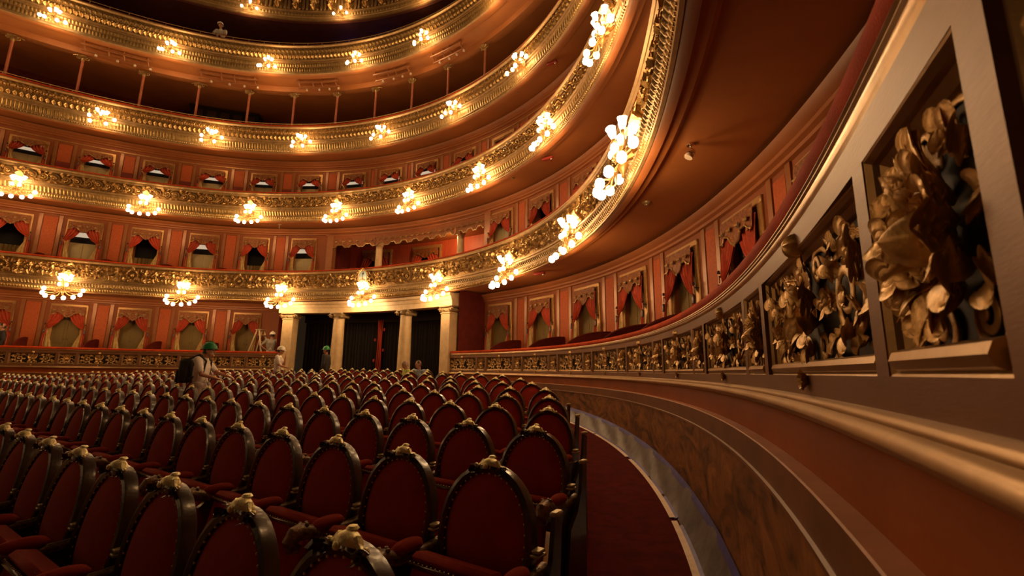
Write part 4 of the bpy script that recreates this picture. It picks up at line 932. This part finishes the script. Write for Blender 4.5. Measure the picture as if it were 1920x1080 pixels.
for r, (n, u0) in enumerate(ROW):
    u = u0
    if u is None:     # later rows start one aisle width from the curved wall
        u = -3.0
        while True:
            p = NR*n+UR*u; q = hypot(p.x-CX, p.y-CY)-rad(atan2(p.y-CY, p.x-CX))
            if q < -1.5: break
            u += .05
    j = 0
    while True:
        p = NR*n+UR*u; q = hypot(p.x-CX, p.y-CY)-rad(atan2(p.y-CY, p.x-CX))
        if j > 1 and q > -1.3: break
        z = floor_z(p.x, p.y)+H0; pr = project((p.x, p.y, z+.8)); j += 1
        if pr and -50 < pr[0] < 1990 and pr[1] < 1330:
            mx = T((p.x-.04*NR.x, p.y-.04*NR.y, z)) @ RZ(57-90) @ S(1, 1, 1.025); nchairs += 1
            lab = 'red velvet oval-backed seat, %s from the aisle end in the %s row' % (ordn(j), ('nearest' if r == 0 else ordn(r+1)+' nearest'))
            if r > 5 or j > 16:
                c = put('theatre_seat', LOWM, None, mx); tag(c, lab, 'seat', 'stalls seats')
            else:
                c = thing('theatre_seat', lab, 'seat', mx, 'stalls seats')
                for k, me in (HI if r < 3 and j < 12 else MIDM).items():
                    o = put(k, me, c)
                    if k == 'nail_trim': o['kind'] = 'stuff'
                if j == 1 and r > 0:
                    b = MB(); b.prism([(-.2, 0), (.1, 0), (.1, .5), (.12, .74), (.06, .76), (.03, .6), (-.02, .5), (-.12, .42), (-.16, .2)], .318, .34, 'x'); b.build('aisle_end_panel', 'mahogany', c); b = MB(); b.box((.328, .09, .765), (.036, .07, .022), None, .006); b.build('end_cap', 'tan', c)
        u += .58
print('chairs', nchairs)

# ------------------------------------------------------------------ people
def caps(b, p0, p1, r0, r1, n=10):
    p0, p1 = Vector(p0), Vector(p1); b.tube([p0, p0.lerp(p1, .5), p1], [r0, (r0+r1)/2*1.03, r1], n); b.ball(p0, r0, n, 6); b.ball(p1, r1, n, 6)
def remesh(o, vs, it=3):
    m = o.modifiers.new('union', 'REMESH'); m.mode = 'VOXEL'; m.voxel_size = vs; m.use_smooth_shade = True; s = o.modifiers.new('soft', 'SMOOTH'); s.iterations = it; s.factor = .5
def hand(b, w, d, up):
    """palm, four unequal curled fingers, thumb; w wrist point, d direction, up = back of the hand"""
    d = Vector(d).normalized(); up = Vector(up); up = (up-d*up.dot(d)).normalized(); s = d.cross(up); w = Vector(w)
    for k in (-1, 0, 1): caps(b, w+s*.022*k, w+d*.075+s*.024*k, .017, .015, 8)
    for k, L in ((-1.5, .06), (-.5, .075), (.5, .08), (1.5, .07)):
        a = w+d*.08+s*.02*k; c = a+d*L*.5-up*.006; e = c+d*L*.3-up*L*.4; caps(b, a, c, .0095, .009, 6); caps(b, c, e, .009, .008, 6)
    a = w+d*.025-s*.035; c = a+d*.035-s*.022-up*.01; caps(b, a, c, .012, .0105, 6); caps(b, c, c+d*.03-up*.008, .0105, .009, 6)
def person(label, loc, face, J, top, legs, topmat, legmat, hat=None, hair='hair_dark', sleeve='short', extra=None, sit=False):
    t = thing('person', label, 'person', T(loc) @ RZ(face), None); V = lambda k: Vector(J[k])
    b = MB(); hd = V('head'); nd = J.get('turn', 0); HM = T(hd) @ RZ(nd) @ RX(J.get('nod', 0))
    b.ball((0, 0, .02), (.075, .095, .105), 14, 9, HM); b.ball((0, .03, -.06), (.052, .06, .055), 12, 7, HM); b.ball((0, .098, -.012), (.014, .022, .02), 8, 5, HM); b.ball((0, .09, .012), (.011, .014, .03), 6, 5, HM); b.ball((0, .082, -.062), (.026, .016, .01), 8, 4, HM)
    for s in (-1, 1): b.ball((s*.078, -.005, -.005), (.012, .022, .033), 8, 5, HM); b.ball((s*.03, .08, .03), (.018, .012, .008), 6, 4, HM)
    caps(b, V('neck'), hd+Vector((0, -.01, -.04)), .055, .052); caps(b, V('chest'), V('hip'), .082, .085)
    for s in 'lr':
        caps(b, V('sh'+s), V('el'+s), .046, .038); caps(b, V('el'+s), V('wr'+s), .037, .026); hand(b, V('wr'+s), V('wr'+s)-V('el'+s)+Vector(J.get('hd'+s, (0, 0, 0))), J.get('up'+s, (0, .3, 1)))
        caps(b, V('chest')+Vector((0, 0, .04)), V('sh'+s), .06, .048); caps(b, V('hp'+s), V('kn'+s), .075, .05); caps(b, V('kn'+s), V('an'+s), .05, .035)
    o = b.build('body', 'skin', t); remesh(o, .009, 2)
    b = MB(); caps(b, V('chest')+Vector((-.075, 0, 0)), V('hip')+Vector((-.06, 0, .06)), .115, .108); caps(b, V('chest')+Vector((.075, 0, 0)), V('hip')+Vector((.06, 0, .06)), .115, .108); caps(b, V('neck')+Vector((0, -.01, -.055)), V('chest'), .07, .12)
    for s in 'lr':
        caps(b, V('chest')+Vector((0, 0, .05)), V('sh'+s), .085, .072); e = V('el'+s) if sleeve == 'long' else V('sh'+s).lerp(V('el'+s), .72); caps(b, V('sh'+s), e, .068, .055)
        if sleeve == 'long': caps(b, V('el'+s), V('el'+s).lerp(V('wr'+s), .93), .053, .04)
    o = b.build('shirt', topmat, t); remesh(o, .014, 3)
    b = MB(); caps(b, V('hpl'), V('hpr'), .105, .105); caps(b, V('hip'), V('hip')+Vector((0, 0, .05)), .12, .12)
    for s in 'lr': caps(b, V('hp'+s), V('kn'+s), .098, .072); caps(b, V('kn'+s), V('an'+s), .072, .06)
    o = b.build('trousers', legmat, t); remesh(o, .016, 3)
    for s in 'lr':
        b = MB(); a = V('an'+s); b.ball((a.x, a.y+.06, a.z-.03), (.048, .135, .05), 10, 6); b.ball((a.x, a.y-.02, a.z-.02), (.045, .07, .06), 8, 5); b.build('shoe', 'mahogany', t)
    for s in (-1, 1):
        b = MB(); b.ball((s*.03, .086, .018), (.012, .008, .008), 6, 4, HM); b.build('eye', 'dark', t)
    b = MB(); b.ball((0, .096, -.06), (.02, .006, .004), 6, 4, HM); b.build('mouth', 'redlamp', t)
    b = MB(); b.grid(lambda u, v: ((.082-.0*v)*cos(2*pi*u)*cos(pi/2*v), -.012+.1*sin(2*pi*u)*cos(pi/2*v), .03+.098*sin(pi/2*v)-(.075*(1-v)*(sin(2*pi*u) < .2))), 20, 6, closeu=True, mx=HM); b.build('hair', hair, t)
    if hat:
        b = MB(); b.grid(lambda u, v: ((.112)*cos(2*pi*u)*cos(pi/2*v), (.135)*sin(2*pi*u)*cos(pi/2*v), .05+.13*sin(pi/2*v)), 24, 7, closeu=True, mx=HM)
        b.grid(lambda u, v: ((.11+.014*v)*cos(2*pi*u), (.133+.014*v+.05*v*max(0, sin(2*pi*u))**2)*sin(2*pi*u), .055-.012*v), 24, 2, closeu=True, mx=HM); b.tube([HM @ Vector((0, -.12+.04*i, .1+.09*sin(pi*i/6))) for i in range(7)], .014, 6); b.build('safety_helmet', hat, t)
    if extra: extra(t, J, HM)
    return t
def stand(**k):
    J = dict(head=(0, .02, 1.6), neck=(0, 0, 1.47), chest=(0, -.01, 1.28), hip=(0, 0, .98), shl=(-.19, 0, 1.4), shr=(.19, 0, 1.4), ell=(-.25, -.03, 1.12), elr=(.25, -.03, 1.12), wrl=(-.24, .06, .88), wrr=(.24, .06, .88), hpl=(-.09, 0, .92), hpr=(.09, 0, .92), knl=(-.1, .02, .5), knr=(.1, .02, .5), anl=(-.11, -.01, .09), anr=(.11, -.01, .09)); J.update(k); return J
def fpos(x, y): return (x, y, floor_z(x, y)+H0)
# local +y is where a figure faces; world bearing of +y is 90 + face
person('man in white helmet and white shirt by the left pier, hand at chin', fpos(-7.97, 15.8), -75, stand(ell=(-.2, .16, 1.15), wrl=(-.06, .2, 1.42), upl=(0, 1, .2), elr=(.24, .1, 1.12), wrr=(.1, .3, 1.05), upr=(0, 0, 1), head=(0, .05, 1.6), nod=-6, knr=(.1, .2, .55), anr=(.1, .12, .13)), 0, 0, 'white_cloth', 'pale_trouser', 'white_hat')
def jacket(t, J, HM):
    b = MB()
    for s in (-1, 1): caps(b, (s*.08, -.01, 1.32), (s*.085, 0, .86), .125, .125)
    o = b.build('jacket_skirt', 'dark_cloth', t); remesh(o, .016, 3)
    b = MB(); b.tube([(-.06, .1, 1.42), (0, .125, 1.34), (.06, .1, 1.42)], .014, 6); b.build('shirt_collar', 'white_cloth', t)
person('man in green helmet and dark jacket standing beside the second portico column', fpos(-6.82, 17.0), 88, stand(), 0, 0, 'dark_cloth', 'dark_cloth', 'green_hat', sleeve='long', extra=jacket)
def pack(t, J, HM):
    b = MB(); b.box((0, -.24, 1.2), (.3, .2, .46), None, .05); b.box((0, -.35, 1.1), (.22, .06, .24), None, .02); b.build('backpack', 'dark_cloth', t)
    for s in (-1, 1):
        b = MB(); b.tube([(s*.12, -.16, 1.42), (s*.13, .0, 1.5), (s*.12, .12, 1.38), (s*.15, .1, 1.15), (s*.14, -.14, 1.05)], .02, 6); b.build('pack_strap', 'dark_cloth', t)
person('man in green helmet and white T-shirt with dark backpack, striding between rows', fpos(-5.93, 8.86), -78, stand(head=(0, .1, 1.57), neck=(0, .06, 1.46), chest=(0, .02, 1.27), ell=(-.24, .2, 1.16), wrl=(-.18, .42, 1.1), elr=(.25, .12, 1.13), wrr=(.2, .36, 1.06), knl=(-.1, .22, .54), anl=(-.1, .2, .12), knr=(.1, -.02, .5), anr=(.1, -.28, .16)), 0, 0, 'white_cloth', 'pale_trouser', 'green_hat', extra=pack)
def sit(**k):
    J = stand(head=(0, .06, 1.13), neck=(0, .03, 1.0), chest=(0, 0, .82), hip=(0, -.02, .55), shl=(-.19, .01, .93), shr=(.19, .01, .93), ell=(-.25, .05, .68), elr=(.25, .05, .68), wrl=(-.2, .28, .64), wrr=(.2, .28, .64), hpl=(-.1, 0, .5), hpr=(.1, 0, .5), knl=(-.12, .42, .5), knr=(.12, .42, .5), anl=(-.12, .4, .09), anr=(.12, .4, .09)); J.update(k); return J
for lab, x, y, face, tm, hr, tn in (('grey haired man in lime shirt seated before the third portico column', -3.17, 14.1, 120, 'lime_cloth', 'hair_grey', 0), ('dark haired man in pale blue shirt seated near the right pier', -2.75, 13.95, 150, 'blue_cloth', 'hair_dark', -20)):
    person(lab, fpos(x, y), face, sit(turn=tn), 0, 0, tm, 'dark_cloth', None, hr, 'short', None, True)
p = P(85.3, .6, -.28); person('man in grey T-shirt and white helmet, hands on hips, beside the ladder', p, 10, stand(ell=(-.38, -.06, 1.16), wrl=(-.2, .02, 1.0), elr=(.38, -.06, 1.16), wrr=(.2, .02, 1.0)), 0, 0, 'grey_cloth', 'pale_trouser', 'white_hat')
p = P(101.3, .75, 14.05); person('man in white shirt and white helmet leaning on the rail of the fourth balcony', p, -170, stand(ell=(-.28, .12, 1.14), wrl=(-.14, .3, 1.0), elr=(.28, .12, 1.14), wrr=(.14, .3, 1.0), head=(0, .12, 1.58), neck=(0, .06, 1.46)), 0, 0, 'white_cloth', 'dark_cloth', 'white_hat')
p = P(124.0, .75, -.28); person('person in dark clothes at the far left end of the stalls boxes', p, 150, stand(), 0, 0, 'dark_cloth', 'dark_cloth', None, 'hair_dark', 'long')

# ------------------------------------------------------------------ step ladder, ceiling fittings, lighting bars
ld = thing('step_ladder', 'pale wooden step ladder standing in the box left of the portico', 'ladder', T(P(87.9, .8, -.28)) @ RZ(78) @ S(1, 1.35, 1.1))
for s in (-1, 1):
    b = MB(); b.tube([(s*.26, -.4, 0), (s*.15, -.04, 1.66)], .03, 4); b.build('side_rail', 'wood', ld); b = MB(); b.tube([(s*.28, .42, 0), (s*.15, .04, 1.66)], .026, 4); b.build('back_rail', 'wood', ld)
for i in range(6):
    u = (i+.6)/6.3; b = MB(); b.box((0, -.4+.36*u, 1.66*u), (.5-.2*u, .11, .025), None, .004); b.build('step', 'wood', ld)
b = MB(); b.box((0, 0, 1.68), (.36, .2, .03), None, .005); b.build('top_step', 'wood', ld)
sp = thing('ceiling_spotlight', 'small chrome ball spotlight hanging under the lowest balcony ceiling', 'spotlight', T((2.17, 5.18, 2.77+H0)))
b = MB(); b.lathe([(.05, .0), (.05, -.015), (.012, -.02), (.012, -.07)], 12); b.build('stem', 'chrome', sp); b = MB(); b.ball((0, 0, -.11), (.055, .055, .06), 14, 9); b.build('ball', 'chrome', sp); b = MB(); b.lathe([(.045, 0), (.055, -.03), (.05, -.05), (.03, -.05)], 14, T((-.02, -.01, -.135)) @ RY(25)); b.build('rim', 'whitepaint', sp)
def detector(x, y, z, label):
    b = MB(); b.lathe([(.07, 0), (.065, -.03), (.03, -.045), (.025, -.06)], 14); tag(b.build('smoke_detector', 'tan', None, T((x, y, z+H0))), label, 'detector')
detector(2.2, 7.12, 2.775, 'small tan smoke detector on the lowest balcony ceiling'); detector(-.02, 14.0, 6.23, 'small tan smoke detector under the second balcony'); detector(.09, 14.25, 9.5, 'small tan smoke detector under the third balcony')
b = MB(); b.lathe([(.08, 0), (.07, -.03), (.02, -.04), (.02, -.12), (.05, -.15), (.01, -.2)], 12); tag(b.build('ceiling_fitting', 'capital', None, T((-10.3, 19.31, 6.23+H0))), 'small dark fitting hanging from the ceiling over the first balcony boxes', 'fitting')
for x, y, z, nm in ((1.14, 12.6, 9.47, 'third'), (.99, 12.41, 6.2, 'second'), (.77, 12.46, 2.77, 'lowest')):
    t = thing('red_device', 'small red device on the ceiling under the %s balcony' % nm, 'device', T((x, y, z+H0)) @ RZ(-30))
    b = MB(); b.box((0, 0, -.07), (.34, .12, .08), None, .02); b.build('housing', 'redlamp', t); b = MB(); b.ball((.12, 0, -.11), .04, 8, 5); b.build('nozzle', 'chrome', t)
for i, (hi, lo) in enumerate(((121.5, 111.2), (103.6, 93.0), (85.4, 77.2), (69.4, 61.6), (56.6, 49.6))):
    t = thing('lighting_bar', 'pale stage lighting bar under the fourth balcony, %s from the left' % ordn(i+1), 'lighting bar', T(P((hi+lo)/2, .55, 13.0)), 'lighting bars'); ti = t.matrix_basis.inverted()
    for o_, z_ in ((.42, 12.98), (.62, 12.82)): MB().tube([P(hi+(lo-hi)*k/12, o_, z_) for k in range(13)], .045, 6).build('bar', 'pilaster', t, ti)
    for k in (.05, .38, .6, .95): a = hi+(lo-hi)*k; MB().tube([P(a, .42, 13.12), P(a, .42, 12.98), P(a, .62, 12.82)], .03, 5).build('hanger', 'pilaster', t, ti)
    for k in (.2, .5, .75, .98): a = hi+(lo-hi)*k; MB().lathe([(.03, 0), (.05, -.03), (.045, -.09), (.02, -.09)], 8, T(P(a, .62, 12.78))).build('small_lamp', 'whitepaint', t, ti)
for i, (a, o, z) in enumerate(((83.2, 4.25, 17.0), (76, 4.25, 17.0))):
    b = MB(); b.ball((0, 0, 0), (.08, .08, .06), 8, 5); tag(b.build('blue_lamp', 'bluelight', None, T(P(a, o-.15, z))), 'small blue work lamp high in the dark gallery, %s' % ('left one', 'right one')[i], 'lamp'); lamp(P(a, o-.35, z), 1.2, .1, (.15, .25, 1))
